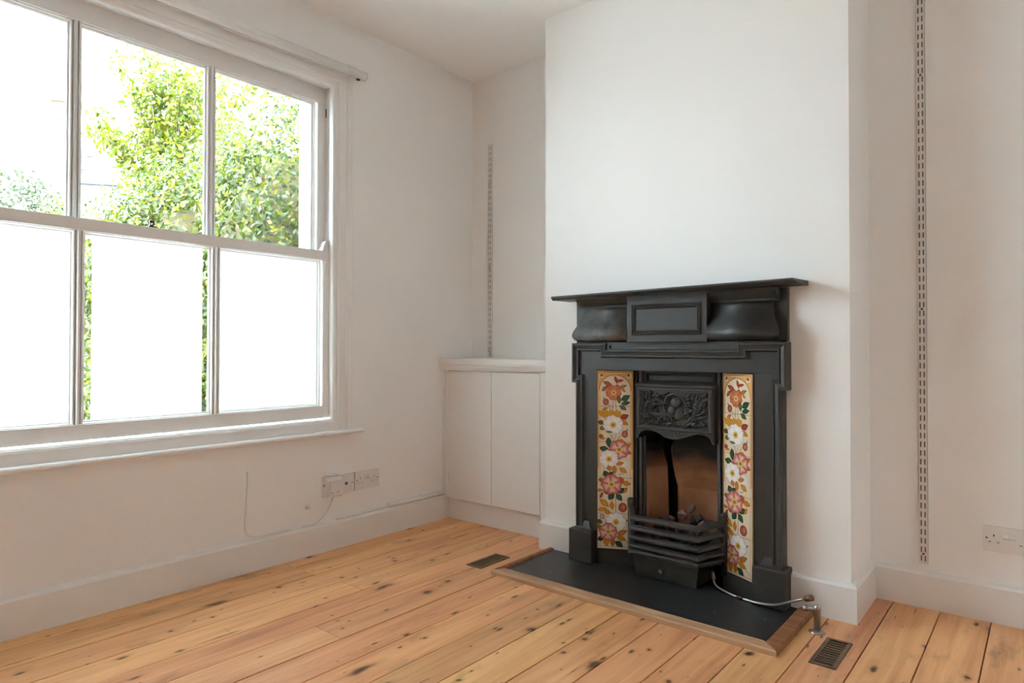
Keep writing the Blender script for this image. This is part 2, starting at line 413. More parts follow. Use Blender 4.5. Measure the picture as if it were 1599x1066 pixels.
# path direction chosen so that the room lies on the right-hand side
skirting('baseboard_window_wall', [(XW, YE), (XW, 2.565)], 'pale grey skirting board under the sash window', 'skirt')
skirting('baseboard_chimney_left', [(XL, 2.58), (XL, YB), (XC-.452, YB)], 'white skirting corner on the chimney breast beside the cupboard')
skirting('baseboard_chimney_right', [(XC+.446, YB), (XR, YB), (XR, YA), (XE, YA)], 'white skirting board wrapping the chimney breast into the socket alcove')
skirting('baseboard_right', [(XE, YA-.03), (XE, YE)], 'white skirting board along the wall facing the window')

# ------------------------------------------------------------------ window
win = struct(empty('window_1', (XW, (WY0+WY1)/2, WZ0)), 'white three-light sash window with frosted lower panes', 'window')
wo = Vector(win.location)
def wb(m, name, mat, parent=win, bevel=0):
    o = m
    off = wo
    o.v = [(x-off.x, y-off.y, z-off.z) for x, y, z in o.v]
    return o.build(name, mat, parent, bevel=bevel)
AY0, AY1, AZ0, AZ1 = .236, 1.828, .55, 2.165
ap = [(0, -.004), (0, .010), (.012, .010), (.016, .016), (.052, .016), (.058, .024), (.068, .024), (.074, .030), (.084, .030), (.087, .026), (.087, -.004)]
m = MB(); m.sweep([(XW, AY1, AZ0), (XW, AY1, AZ1), (XW, AY0, AZ1), (XW, AY0, AZ0)], (1, 0, 0), [(-a, b) for a, b in ap]); wb(m, 'architrave', 'gloss')
# lining of the box frame
m = MB(); JX = -2.80
m.box(JX, XW+.002, AY1, WY1+.01, WZ0, WZ1); m.box(JX, XW+.002, WY0-.01, AY0, WZ0, WZ1); m.box(JX, XW+.002, AY0, AY1, AZ1, WZ1+.01)
wb(m, 'frame_lining', 'gloss')
# staff bead round the inside
m = MB(); sb = [(0, -.03), (.011, -.03), (.013, -.008), (.011, .002), (.006, .007), (0, .008)]
m.sweep([(XW, AY1, .588), (XW, AY1, AZ1), (XW, AY0, AZ1), (XW, AY0, .588)], (1, 0, 0), [(a, b) for a, b in sb], closed=True, smooth=False); wb(m, 'staff_bead', 'gloss')
# sill board and nosing
m = MB(); m.box(XO-.05, XW+.012, WY0-.0, WY1+.0, .535, .588); wb(m, 'sill_board', 'gloss')
m = MB(); nz = [(0, -.006), (0, .030)]+[(.0105-.0105*math.cos(t), .030+.0105*math.sin(t)) for t in [math.pi*k/8 for k in range(1, 8)]]+[(.021, .030), (.021, -.006)]
m.sweep([(XW, .09, .527), (XW, 1.972, .527)], (1, 0, 0), [(a, b) for a, b in nz]); wb(m, 'sill_nosing', 'gloss')
PAN = [(.302, .782), (.808, 1.270), (1.296, 1.772)]
def sash(name, xf, xb, z0, z1, rb, rtp, y0, y1, label=None):
    """frame with three lights; rails rb (bottom) and rtp (top) high"""
    s = empty(name); s.parent = win
    def sbuild(m, nm, mat, bevel=0): return wb(m, nm, mat, s, bevel)
    sbuild(MB().box(xb, xf, y0, y1, z0, z0+rb), 'bottom_rail', 'gloss', .002)
    sbuild(MB().box(xb, xf, y0, y1, z1-rtp, z1), 'top_rail', 'gloss', .002)
    for a, c in ((y0, PAN[0][0]-.012), (PAN[2][1]+.012, y1)): sbuild(MB().box(xb, xf, a, c, z0+rb, z1-rtp), 'stile', 'gloss', .002)
    for a, c in ((PAN[0][1], PAN[1][0]), (PAN[1][1], PAN[2][0])):
        mid = (a+c)/2; m = MB()
        pr = [(-.013, 0), (-.013, .008), (-.007, .012), (-.007, .026), (-.003, .036), (.003, .036), (.007, .026), (.007, .012), (.013, .008), (.013, 0)]
        m.prism([(xb+b+.004, mid+q, z0+rb) for q, b in pr], (0, 0, z1-rtp-z0-rb)); sbuild(m, 'glazing_bar', 'gloss')
    for a, c in PAN:
        m = MB(); pr = [(-.014, .010), (-.014, .032), (-.009, .032), (-.006, .022), (-.002, .020), (0, .012), (0, .010)]
        m.sweep([(xb, a, z0+rb), (xb, c, z0+rb), (xb, c, z1-rtp), (xb, a, z1-rtp)], (1, 0, 0), [(-q-.012 if False else q+.012, b) for q, b in pr], closed=True); sbuild(m, 'glazing_moulding', 'gloss')
        sbuild(MB().box(xb+.008, xb+.012, a-.004, c+.004, z0+rb-.004, z1-rtp+.004), 'pane', 'glass')
    return s
LZ0, LZ1 = .606, 1.384
lo = sash('lower_sash', -2.608, -2.648, LZ0, LZ1, .056, .044, .237, 1.827)
up_ = sash('upper_sash', -2.656, -2.696, 1.348, 2.166, .036, .074, .237, 1.827)
for (a, c) in ((PAN[0][0], PAN[0][1]), (PAN[1][0]+.034, PAN[1][1]-.034), (PAN[2][0], PAN[2][1])):
    o = wb(MB().add([(-2.6353, a+.001, LZ0+.057), (-2.6353, c-.001, LZ0+.057), (-2.6353, c-.001, LZ1-.046), (-2.6353, a+.001, LZ1-.046)], [(0, 1, 2, 3)]), 'frosted_film', 'film', lo); o['label'] = 'milky frosted privacy film'
# sash horn, pulley, fastener, sash stop
m = MB(); m.prism([(-2.612, 1.782, 1.384), (-2.612, 1.815, 1.384), (-2.612, 1.815, 1.432), (-2.612, 1.800, 1.432), (-2.612, 1.790, 1.410)], (-.030, 0, 0)); wb(m, 'sash_stop', 'gloss')
m = MB(); m.box(-2.642, -2.626, AY1-.0125, AY1-.010, 2.005, 2.075); o = wb(m, 'pulley_plate', 'gloss')
m = MB(); m.box(-2.640, -2.632, AY1-.0135, AY1-.0115, 2.02, 2.062); o = wb(m, 'pulley_slot', 'brass'); o['label'] = 'dark brass sash pulley'
m = MB(); m.box(-2.642, -2.618, 1.025, 1.055, 1.384, 1.390); m.lathe([(.006, 0), (.006, .012), (.009, .016), (.009, .022), (.004, .026)], (-2.63, 1.04, 1.39)); m.box(-2.645, -2.615, 1.036, 1.046, 1.396, 1.402)
o = wb(m, 'sash_fastener', 'brass'); o['label'] = 'dark brass sash fastener'
m = MB(); m.box(-2.65, -2.642, 1.70, 1.76, 1.384, 1.389); wb(m, 'catch_plate', 'brass')
# outside masonry reveal
m = MB(); m.box(XO-.01, -2.80, 1.822, WY1+.05, .5, 2.25); m.box(XO-.01, -2.80, WY0-.05, .243, .5, 2.25); m.box(XO-.01, -2.80, .2, 1.86, 2.16, 2.25)
wb(m, 'outer_reveal', 'render')

# ------------------------------------------------------------------ roller blind
rb = tag(empty('roller_blind', (XW+.055, 1.0, 2.232)), 'rolled-up white roller blind mounted above the sash window', 'blind')
m = MB(); m.tube([(0, -.93, 0), (0, .955, 0)], .021, 18); m.build('roll', 'gloss', rb)
for y in (-.90, .89):
    m = MB(); m.box(-.050, -.004, y-.012, y+.012, .004, .030); m.box(-.014, .004, y-.024, y+.024, .019, .0285); m.build('bracket', 'plastic', rb)
for y in (-.934, .957):
    m = MB(); m.lathe([(.0215, -.004), (.0222, 0), (.017, .004), (.004, .005)], (0, y, 0), 'y'); m.build('end_cap', 'plastic', rb)
m = MB(); m.box(-.010, -.004, -.93, .95, .0185, .0275); m.build('fabric_edge', 'gloss', rb)
m = MB(); m.box(-.012, .002, .915, .93, -.025, -.016); m.build('dark_end_block', 'brass', rb)  # small dark block under the end of the roll

# ------------------------------------------------------------------ cupboard
cb = tag(empty('cupboard', (XW, YA, 0)), 'low white two-door cupboard built into the alcove', 'cupboard')
CW = XL-XW; DF = 2.538-YA
def cbox(nm, x0, x1, y0, y1, z0, z1, bev=.0015, mat='cupb', par=cb): return MB().box(x0, x1, y0, y1, z0, z1).build(nm, mat, par, bevel=bev)
cbox('plinth', .012, CW-.002, 2.566-YA, 2.58-YA, .0, .13)
cbox('carcass', .0, CW, 2.565-YA, -.002, .118, .815)
cbox('frame_stile', .0, .022, DF-.004, 2.57-YA, .126, .815); cbox('frame_stile', .0225, .046, DF, 2.57-YA, .118, .815); cbox('frame_stile', .6715, CW, DF, 2.57-YA, .095, .815)
for a, c in ((.0475, .3560), (.3592, .6695)):
    d = cbox('door', a, c, DF-.002, DF+.017, .119, .809)
    hx = .0475 if a < .2 else .671
    for z in (.22, .68): MB().tube([(hx, DF-.003, z-.026), (hx, DF-.003, z+.026)], .003, 8).build('hinge', 'cupb', d)
wt = cbox('worktop', .0, CW, 2.500-YA, -.001, .846, .876, .004, 'gloss')
m = MB(); m.sweep([(.0, 2.506-YA, .846), (CW, 2.506-YA, .846)], (0, 0, -1), [(0, 0), (0, .006), (-.006, .010), (-.010, .020), (-.018, .026), (-.022, .034), (-.05, .034), (-.05, 0)]); m.build('edge_moulding', 'gloss', cb)

# ------------------------------------------------------------------ shelf uprights
def upright(x, z0, npair, label, mat='plastic'):
    u = tag(empty('shelf_upright', (x, YA, z0)), label, 'shelf upright', 'slotted shelf uprights in the alcoves')
    p = .0315; h = npair*p+.012; w = .0145; y = -.011
    m = MB(); cols = [-w, -.0082, -.0038, .0038, .0082, w]
    zs = [0]
    for k in range(npair): zs += [.010+k*p, .030+k*p]
    zs += [h]
    vs = [(c, y, z) for z in zs for c in cols]; fs = []
    for i in range(len(zs)-1):
        for j in range(5):
            if i % 2 == 1 and j in (1, 3): continue
            fs.append((i*6+j, i*6+j+1, i*6+6+j+1, i*6+6+j))
    m.add(vs, fs); m.build('slotted_face', mat, u, fix=False)
    MB().box(-w, -w+.0015, y, 0, 0, h).build('flange', mat, u); MB().box(w-.0015, w, y, 0, 0, h).build('flange', mat, u)
    MB().box(-w+.002, w-.002, -.003, -.001, .001, h-.001).build('backing', 'slot', u)
    for zz in (.03575, .03575+p*int(npair*.42), .03575+p*int(npair*.8)):
        MB().lathe([(.0042, 0), (.0040, .0012), (.002, .002)], (0, y, zz), 'y', 10).build('screw', 'bronze', u)
    return u
upright(-.3555, .155, 69, 'tall white slotted shelf upright beside the right of the chimney breast near a double socket')
upright(-2.441, .880, 38, 'short white slotted shelf upright standing above the low cupboard')

# ------------------------------------------------------------------ sockets (local: x along wall, -y out, z up)
def holed_plate(x0, x1, z0, z1, yf, yb, holes, depth):
    xs = sorted({x0, x1}|{h[0] for h in holes}|{h[1] for h in holes}); zs = sorted({z0, z1}|{h[2] for h in holes}|{h[3] for h in holes}); m = MB()
    for a, c in zip(xs, xs[1:]):
        for d, e in zip(zs, zs[1:]):
            if any(h[0] <= a and c <= h[1] and h[2] <= d and e <= h[3] for h in holes): continue
            m.add([(a, yf, d), (c, yf, d), (c, yf, e), (a, yf, e)], [(0, 1, 2, 3)])
    for a, c, d, e in [(x0, x1, z0, z1)]+[h for h in holes]:
        y2 = yb if (a, c, d, e) == (x0, x1, z0, z1) else yf+depth
        m.add([(a, yf, d), (c, yf, d), (c, yf, e), (a, yf, e), (a, y2, d), (c, y2, d), (c, y2, e), (a, y2, e)], [(0, 4, 5, 1), (1, 5, 6, 2), (2, 6, 7, 3), (3, 7, 4, 0)])
    return m
def double_socket(loc, rz, label):
    e = tag(empty('double_socket', loc, rz), label, 'socket', 'double wall sockets')
    pins = [(s_*.042+dx-w/2, s_*.042+dx+w/2, dz-h/2, dz+h/2) for s_ in (-1, 1) for dx, dz, w, h in ((0, .012, .0042, .0085), (-.0115, -.010, .0075, .0042), (.0115, -.010, .0075, .0042))]
    holed_plate(-.073, .073, -.043, .043, -.010, 0, pins, .0075).build('faceplate', 'plastic', e)
    for sx in (-1, 1):
        c = sx*.042
        for dx, dz, w, h in ((0, .012, .0042, .0085), (-.0115, -.010, .0075, .0042), (.0115, -.010, .0075, .0042)):
            MB().box(c+dx-w/2, c+dx+w/2, -.0035, -.001, dz-h/2, dz+h/2).build('pin_hole', 'shutter', e)
        MB().prism([(sx*.009-.0075, -.0100, .004), (sx*.009-.0075, -.0155, .008), (sx*.009-.0075, -.0125, .024), (sx*.009-.0075, -.0100, .024)], (.015, 0, 0)).build('switch', 'plastic', e)
        MB().lathe([(.0032, 0), (.003, .0012)], (sx*.062, -.0098, .003), 'y', 10).build('screw', 'bronze', e)
    return e
double_socket((-.1085, YA, .281), 0, 'white double socket beside the tall shelf upright')
double_socket((XW, 2.017, .291), R(90), 'white double socket under the window sill beside the telephone box')
e = tag(empty('aerial_socket', (XW, 1.898, .291), R(90)), 'square white wall plate with one round aerial hole', 'socket')
holed_plate(-.041, .041, -.043, .043, -.009, 0, [(-.0085, .0005, -.0045, .0045)], .0085).build('faceplate', 'plastic', e)
MB().lathe([(.0078, 0), (.0078, .0012), (.0042, .0012), (.0042, -.008)], (-.004, -.009, .0), 'y', 16).build('aerial_hole', 'bronze', e)
for x in (-.030, .030): MB().lathe([(.003, 0), (.0028, .001)], (x, -.0088, 0), 'y', 10).build('screw', 'bronze', e)
e = tag(empty('telephone_box', (XW, 1.808, .296), R(90)), 'white telephone junction box with a cable under the window', 'junction box')
m = MB(); m.prism([(-.045, 0, -.052), (-.045, -.034, -.052), (-.045, -.040, -.046), (-.045, -.040, .024), (-.045, -.030, .042), (-.045, 0, .046)], (.088, 0, 0)); m.build('casing', 'plastic', e, bevel=.003)
MB().box(-.026, .028, -.0425, -.039, -.034, .020).build('front_panel', 'plastic', e, bevel=.001)
MB().box(-.018, .018, -.0432, -.0418, .008, .012).build('panel_groove', 'skirt', e)
for x in (-.02, .012): MB().box(x, x+.010, -.0432, -.0418, -.030, -.026).build('port', 'grout', e)
MB().box(-.03, .022, -.026, -.004, .0475, .0505).build('shade_gap_lid', 'plastic', e); MB().box(-.025, .017, -.010, -.006, .040, .048).build('shade_gap_web', 'plastic', e)  # added lid and web, raised so the gap below reads as a shadow line
MB().box(-.0465, -.0445, -.028, -.018, .0, .012).build('side_clip', 'grout', e)
def curve(pts, n=6):
    P = [Vector(p) for p in pts]; out = []
    for i in range(len(P)-1):
        a, b, c, d = P[max(i-1, 0)], P[i], P[i+1], P[min(i+2, len(P)-1)]
        for k in range(n):
            t = k/n; out.append(.5*((2*b)+(c-a)*t+(2*a-5*b+4*c-d)*t*t+(3*b-a-3*c+d)*t**3))
    return out+[P[-1]]
x = XW+.003
tag(MB().tube(curve([(XW+.016, 1.818, .246), (XW+.012, 1.80, .20), (x, 1.765, .150), (XW+.004, 1.722, .133), (XW+.004, 1.66, .1325)]), .0034, 8).build('telephone_cable', 'plastic'), 'thin white cable curving down from the telephone box', 'cable')
tag(MB().tube(curve([(x, 1.404, .412), (x, 1.403, .36), (x, 1.396, .25), (x, 1.394, .178), (x, 1.412, .146), (XW+.004, 1.45, .134), (XW+.004, 1.52, .1325), (XW+.004, 1.60, .1325)]), .0038, 8).build('wall_cable', 'plastic'), 'painted white cable looping down the wall to the skirting', 'cable')
tag(MB().box(XW-.001, XW+.006, 1.400, 1.408, .395, .416).build('cable_clip', 'skirt', bevel=.001), 'tiny cable clip at the top of the wall cable', 'clip')
m = MB(); m.lathe([(.012, 0), (.011, .004), (.007, .008), (.005, .016), (.002, .018)], (XW, 1.69, .216), 'x', 14)
tag(m.build('wall_plug', 'plastic'), 'small round white stub on the wall under the telephone box', 'stub')
tr = tag(empty('cable_trunking', (XW, 2.32, .13)), 'white conduit with an open end lying on the skirting', 'conduit')
m = MB(); rr = [(.014*math.cos(t), .014*math.sin(t)) for t in [2*math.pi*k/14 for k in range(14)]]
m.lathe([(.0115, -.205), (.0115, .176), (.0088, .176), (.0088, -.10)], (.014, 0, .012), 'y', 16); m.build('pipe', 'gloss', tr)
MB().box(.002, .026, .04, .048, .002, .026).build('saddle', 'gloss', tr, bevel=.002)
tag(MB().tube([(XW+.008, 1.84, .1335), (XW+.008, 2.13, .1335)], .0055, 8).build('cable_cover', 'gloss'), 'thin white painted strip along the skirting top below the sockets', 'cable')

# ------------------------------------------------------------------ hearth
he = tag(empty('hearth', (XC, YB, 0)), 'black painted hearth slab with wooden edging in front of fireplace', 'hearth')
hx0, hx1, hy = -1.757-XC, -.690-XC, 2.085-YB
MB().box(hx0, hx1, hy, .02, -.004, .010).build('slab', 'slate', he, bevel=.002)
MB().box(-.345, .345, .02, .32, -.004, .010).build('back_slab', 'slate', he)
t1 = [(0, 0), (0, .016), (.006, .020), (.050, .020), (.056, .016), (.056, 0)]
def strip(a, b, c, d, mat, lab=None):
    m = MB(); z0, z1 = .0, .020
    P = [a, b, c, d]; cx = sum(p[0] for p in P)/4; cy = sum(p[1] for p in P)/4
    Q = [(x+(cx-x)*.0, y) for x, y in P]
    m.add([(x, y, 0) for x, y in P]+[(x, y, .014) for x, y in P]+[(x+math.copysign(.005, cx-x), y+math.copysign(.005, cy-y), .019) for x, y in P],
          [(3, 2, 1, 0), (8, 9, 10, 11)]+[(k*4+q, k*4+(q+1) % 4, k*4+4+(q+1) % 4, k*4+4+q) for k in range(2) for q in range(4)])
    o = m.build('edging_strip', mat, he); return o
ox0, ox1, oy = -1.783-XC, -.640-XC, 2.030-YB
strip((ox0, oy), (ox1, oy), (hx1, hy), (hx0, hy), 'trim')['label'] = 'pale worn wooden edging along the front'
strip((ox0, oy), (hx0, hy), (hx0, -.022), (ox0+.004, -.022), 'trim2')
strip((hx1, hy), (ox1, oy), (ox1, -.024), (hx1, -.024), 'trim2')

# ------------------------------------------------------------------ fireplace  (local x = u, y = into wall, z up)
fp = tag(empty('fireplace', (XC, YB, 0)), 'black cast-iron Victorian fireplace with floral tile panels', 'fireplace')
def fb(m, nm, mat='iron', par=fp, bevel=0): return m.build(nm, mat, par, bevel=bevel)
def fbox(nm, x0, x1, v0, v1, z0, z1, mat='iron', par=fp, bevel=.002): return fb(MB().box(x0, x1, -v0, -v1, z0, z1), nm, mat, par, bevel)
OPX, OPZ = .337, .838
# base plate with flat inner panel around the opening
m = MB(); pv = .046
for sx in (-1, 1):
    m.box(sx*OPX, sx*.438, 0, -pv, .0095, OPZ); m.box(sx*.438, sx*.455, 0, -pv, .780, OPZ)
m.box(-.455, .455, 0, -pv, OPZ, .952)
fb(m, 'surround_plate', 'iron', bevel=.0015)
# crossette moulding
pth = [(-.436, .155), (-.436, .780), (-.457, .780), (-.457, .953), (-.280, .953), (-.280, .926), (.280, .926), (.280, .953), (.457, .953), (.457, .780), (.436, .780), (.436, .155)]
prof = [(0, .02), (0, .062), (.004, .066), (.009, .066), (.011, .060), (.022, .056), (.026, .060), (.031, .060), (.034, .050), (.038, .044), (.038, .02)]
m = MB(); m.sweep([(x, 0, z) for x, z in pth], (0, -1, 0), [(-a, b) for a, b in prof]); fb(m, 'crossette_moulding')
m = MB(); m.box(-.281, -.268, 0, -.058, .918, .956); m.box(-.256, .281, 0, -.058, .918, .956); m.box(-.268, -.256, 0, -.058, .918, .9305); m.box(-.268, -.256, 0, -.058, .9415, .956); m.box(-.440, .440, 0, -.05, .950, .9575); fb(m, 'top_ledge', bevel=.0015)
# plinth blocks with the lozenge stop above
for sx in (-1, 1):
    a, c = sorted((sx*.340, sx*.457))
    fbox('plinth_block', a, c, 0, .088, .0095, .146, bevel=.005)
    m = MB(); q0, q1 = sorted((sx*.362, sx*.432)); 
    m.add([(q0, -.060, .150), (q1, -.060, .150), (q1, -.046, .150), (q0, -.046, .150), (q0+.012, -.050, .178), (q1-.012, -.050, .178), (q1-.012, -.046, .178), (q0+.012, -.046, .178)],
          [(3, 2, 1, 0), (4, 5, 6, 7), (0, 1, 5, 4), (1, 2, 6, 5), (2, 3, 7, 6), (3, 0, 4, 7)])
    m.box(q0-.004, q1+.006, -.046, -.066, .1455, .152); fb(m, 'stop_moulding', 'ironbar', bevel=.001)
    m = MB(); a, c = sorted((sx*.352, sx*.398)); m.box(a, c, 0, -.052, .15, .20); 
# frieze
fbox('frieze_back', -.457, .450, 0, .024, .9575, 1.150)
zz = [(.9585, .020), (.960, .062), (.966, .076), (.976, .085), (.988, .087), (1.002, .083), (1.020, .073), (1.045, .058), (1.070, .047), (1.090, .042), (1.104, .042), (1.1055, .020)]
for sx, mt_ in ((-1, 'iron_worn'), (1, 'iron')):
    m = MB(); n = len(zz); dense = []
    flare = lambda v: .404+max(0, v-.042)/.045*.036
    vs = [(sx*.1725, -v, z) for z, v in zz]+[(sx*flare(v), -v, z) for z, v in zz]
    fs = [tuple(range(n)), tuple(range(2*n-1, n-1, -1))]+[(i, (i+1) % n, (i+1) % n+n, i+n) for i in range(n)]
    m.add(vs, fs, True); m.sm[-n-2] = m.sm[-n-1] = False; o = fb(m, 'cushion_panel', mt_)
    if sx < 0: o['label'] = 'scuffed grey bulging frieze panel'
    a, c = sorted((sx*.1725, sx*.425))
    m = MB(); m.prism([(a, 0, 1.104), (a, -.046, 1.104), (a, -.048, 1.112), (a, -.056, 1.118), (a, -.070, 1.128), (a, -.080, 1.140), (a, -.080, 1.149), (a, 0, 1.149)], (c-a, 0, 0)); fb(m, 'cavetto')
fbox('centre_block', -.172, .172, 0, .080, .955, 1.150)
m = MB(); pr = [(0, .078), (0, .084), (.006, .088), (.010, .084), (.014, .087), (.020, .081), (.020, .078)]
m.sweep([(-.150, 0, .983), (.150, 0, .983), (.150, 0, 1.108), (-.150, 0, 1.108)], (0, -1, 0), [(a, b) for a, b in pr], closed=True); fb(m, 'panel_moulding')
# mantel shelf, a touch out of level as in the old casting
sh = empty('mantel_shelf'); 
m = MB(); prs = [(0, .0), (-.120, .0), (-.132, -.002), (-.142, .004), (-.149, .008), (-.150, .013), (-.146, .016), (0, .018)]
tip = [(-.512, 0), (.512, 0)]
vs = []; 
for sx in (-1, 1):
    for y, z in prs:
        k = max(0, (-y-.118)/.032); vs.append((sx*(.514-.012*k if sx > 0 else .514-.006*k), y, z+1.147))
n_ = len(prs); fs = [tuple(range(n_)), tuple(range(2*n_-1, n_-1, -1))]+[(i, (i+1) % n_, (i+1) % n_+n_, i+n_) for i in range(n_)]
m.add(vs, fs); m.v = [(x, y, z+.0065*x/.5) for x, y, z in m.v]; bpy.data.objects.remove(sh); fb(m, 'mantel_shelf', bevel=.0015)

# reveal of the opening and tile panels
ANG = math.atan2(.069, .1355)
TW = .152
for sx in (-1, 1):
    m = MB(); m.box(sx*.3365, sx*.352, -.044, .30, .0095, .85); fb(m, 'opening_return')
    # splayed backing plate
    P0 = Vector((sx*.335, -.046)); P1 = Vector((sx*.1985, .0245)); d = (P1-P0).normalized(); nn = Vector((d.y, -d.x))*( -1 if sx > 0 else 1)
    if nn.y > 0: nn = -nn
    q = [P0, P1, P1-nn*.012, P0-nn*.012]
    m = MB(); m.prism([(p.x, p.y, .0095) for p in q], (0, 0, .828)); fb(m, 'tile_backing')
    # black plinth below tiles
    q = [P0-d*.004, P1+d*.004, P1+nn*.010, P0+nn*.010]
    m = MB(); m.prism([(p.x, p.y, .0095) for p in q], (0, 0, .0605)); fb(m, 'tile_plinth', bevel=.001)
    left, right = (P0, P1) if sx < 0 else (P1, P0)
    dd = (right-left).normalized()
    tiles = []
    for k in range(5):
        zt = .834-k*.1522; g = .0007
        A = left+dd*g; B = left+dd*(TW-g)
        q = [A, B, B+nn*.006, A+nn*.006]
        m = MB(); m.prism([(p.x, p.y, zt-.1522+g) for p in q], (0, 0, .1522-2*g)); tiles.append(fb(m, 'tile', 'tile', bevel=.0007))
    # painted flowers, a print on the glaze
    pm = MB(); layer = [0.0]
    def T(zx, zy, lift):
        s = (zx-60)/395; t = (zy-40)/2019*5
        p = left+dd*(TW*s)+nn*(.0063+lift); return (p.x, p.y, .834-t*.1522)
    def poly(pts, cols):
        layer[0] += .0000035
        pm.add([T(a, b, layer[0]) for a, b in pts], [tuple(range(len(pts)))], col=cols if isinstance(cols, list) else [cols]*len(pts))
    def fan(cx, cy, rim, cc, cr):
        layer[0] += .0000035
        n = len(rim); pm.add([T(cx, cy, layer[0])]+[T(a, b, layer[0]) for a, b in rim], [(0, 1+i, 1+(i+1) % n) for i in range(n)], col=[cc]+[cr]*n)
    def disc(cx, cy, r, cc, cr, ry=None, n=12): fan(cx, cy, [(cx+r*math.cos(2*math.pi*i/n), cy+(ry or r)*math.sin(2*math.pi*i/n)) for i in range(n)], cc, cr)
    def leaf(cx, cy, L, wd, ang, c1, c2):
        L *= 1.12; wd *= 1.15; a = R(ang); ca, sa = math.cos(a), math.sin(a); rim = []
        for t, w in ((-1, 0), (-.6, .62), (-.1, 1), (.4, .72), (1, 0), (.4, -.72), (-.1, -1), (-.6, -.62)):
            x, y = t*L/2, w*wd/2; rim.append((cx+x*ca-y*sa, cy+x*sa+y*ca))
        fan(cx, cy, rim, c1, c2)
        poly([(cx-L/2*ca, cy-L/2*sa), (cx+L/2*ca, cy+L/2*sa), (cx+L/2*ca*.9-3*sa, cy+L/2*sa*.9+3*ca)], tuple(k*.45 for k in c2))
    def stem(x0, y0, x1, y1, w=5, c=(.16, .06, .025)):
        l = math.hypot(x1-x0, y1-y0); nx, ny = -(y1-y0)/l*w/2, (x1-x0)/l*w/2
        poly([(x0+nx, y0+ny), (x1+nx, y1+ny), (x1-nx, y1-ny), (x0-nx, y0-ny)], c)
    def flower(cx, cy, r, kind):
        edge, mid = ((.42, .035, .025), (.86, .62, .54)) if kind == 'r' else ((.78, .74, .72), (.90, .87, .82)) if kind == 'w' else ((.50, .10, .04), (.62, .22, .12))
        r *= 1.08; rnd = random.Random(int(cx+cy)); a0 = rnd.uniform(0, 70)
        for k in range(5):
            a = R(a0+72*k); ca, sa = math.cos(a), math.sin(a); rim = []
            for t, w in ((.1, .12), (.45, .46), (.8, .60), (1.02, .38), (.93, 0), (1.02, -.38), (.8, -.60), (.45, -.46), (.1, -.12)):
                rim.append((cx+r*(t*ca-w*sa), cy+r*(t*sa+w*ca)))
            if kind == 'w': fan(cx+r*.55*ca, cy+r*.55*sa, [(cx+(x-cx)*1.05, cy+(y-cy)*1.05) for x, y in rim], (.35, .34, .38), (.34, .32, .36))
            fan(cx+r*.50*ca, cy+r*.50*sa, rim, mid, edge)
        disc(cx, cy, r*.36, (.62, .34, .02), (.72, .58, .22)); disc(cx, cy, r*.17, (.30, .14, .01), (.45, .22, .02))
    OR, OR2 = (.62, .27, .03), (.50, .17, .02); GR, GR2 = (.035, .10, .045), (.02, .06, .03); OL, OL2 = (.20, .19, .05), (.12, .12, .03)
    RD, RD2 = (.42, .07, .035), (.27, .03, .02); BR, BR2 = (.36, .13, .04), (.24, .06, .02); EDG = (.60, .30, .085)
    # border and arch
    for xa, xb in ((60, 78), (437, 455)): poly([(xa, 40), (xb, 40), (xb, 1150), (xa, 1150)], EDG)
    for xa, xb in ((60, 70), (445, 455)): poly([(xa, 1150), (xb, 1150), (xb, 2059), (xa, 2059)], (.58, .38, .17))
    for xa in (88, 424): poly([(xa, 260), (xa+5, 260), (xa+5, 2030), (xa, 2030)], (.55, .27, .08))
    poly([(60, 40), (455, 40), (455, 66), (60, 66)], EDG); poly([(70, 2030), (445, 2030), (445, 2036), (70, 2036)], (.50, .28, .12))
    for sgn in (-1, 1):
        cx = 257.5; arc = [(cx+sgn*182*math.cos(R(q)), 262-185*math.sin(R(q))) for q in range(0, 91, 10)]
        for i in range(9): poly([arc[i], arc[i+1], (cx+sgn*190, 66) if i > 4 else (cx+sgn*190, arc[i+1][1]), (cx+sgn*190, arc[i][1] if i <= 4 else 66)], (.66, .38, .13))
        arc2 = [(cx+sgn*170*math.cos(R(q)), 262-172*math.sin(R(q))) for q in range(0, 91, 10)]
        for i in range(9): poly([arc[i], arc[i+1], arc2[i+1], arc2[i]], (.45, .20, .05) if i % 2 else (.50, .24, .06))
        leaf(cx+sgn*150, 92, 40, 20, 45*sgn, BR2, (.20, .05, .02))
    # stems
    for a in ((240, 340, 232, 500), (262, 340, 270, 500), (200, 420, 232, 470), (215, 740, 205, 850), (225, 740, 240, 880), (300, 790, 270, 870), (270, 770, 235, 860), (345, 740, 300, 800), (240, 1180, 270, 1240), (290, 1220, 350, 1200), (265, 1470, 262, 1680), (225, 1490, 228, 1560), (290, 1620, 325, 1590), (130, 1700, 155, 1780), (205, 1160, 200, 1230), (130, 1250, 112, 1220), (180, 420, 205, 490), (370, 1960, 420, 2000)): stem(*a)
    for a in ((270, 145, 90, 34, 70, RD, RD2), (312, 152, 80, 30, -10, RD, RD2), (180, 188, 110, 46, 25, BR, RD2), (146, 240, 90, 40, -45, BR, BR2), (205, 240, 90, 50, 40, RD, BR2), (345, 218, 90, 36, -20, OR, OL2), (350, 260, 60, 30, 40, OR, OR2), (285, 222, 60, 40, 60, RD, RD2)): leaf(*a)
    flower(242, 288, 78, 'd')
    for a in ((374, 345, 105, 62, -30, GR, GR2), (300, 366, 90, 46, 80, OL, GR2), (374, 405, 95, 48, -10, GR, GR2), (345, 458, 90, 50, 35, GR, OL2), (146, 475, 70, 36, -30, OR, BR)): leaf(*a)
    disc(156, 395, 34, (.5, .18, .12), RD2, 40); leaf(140, 365, 60, 14, 60, OL, OL2)
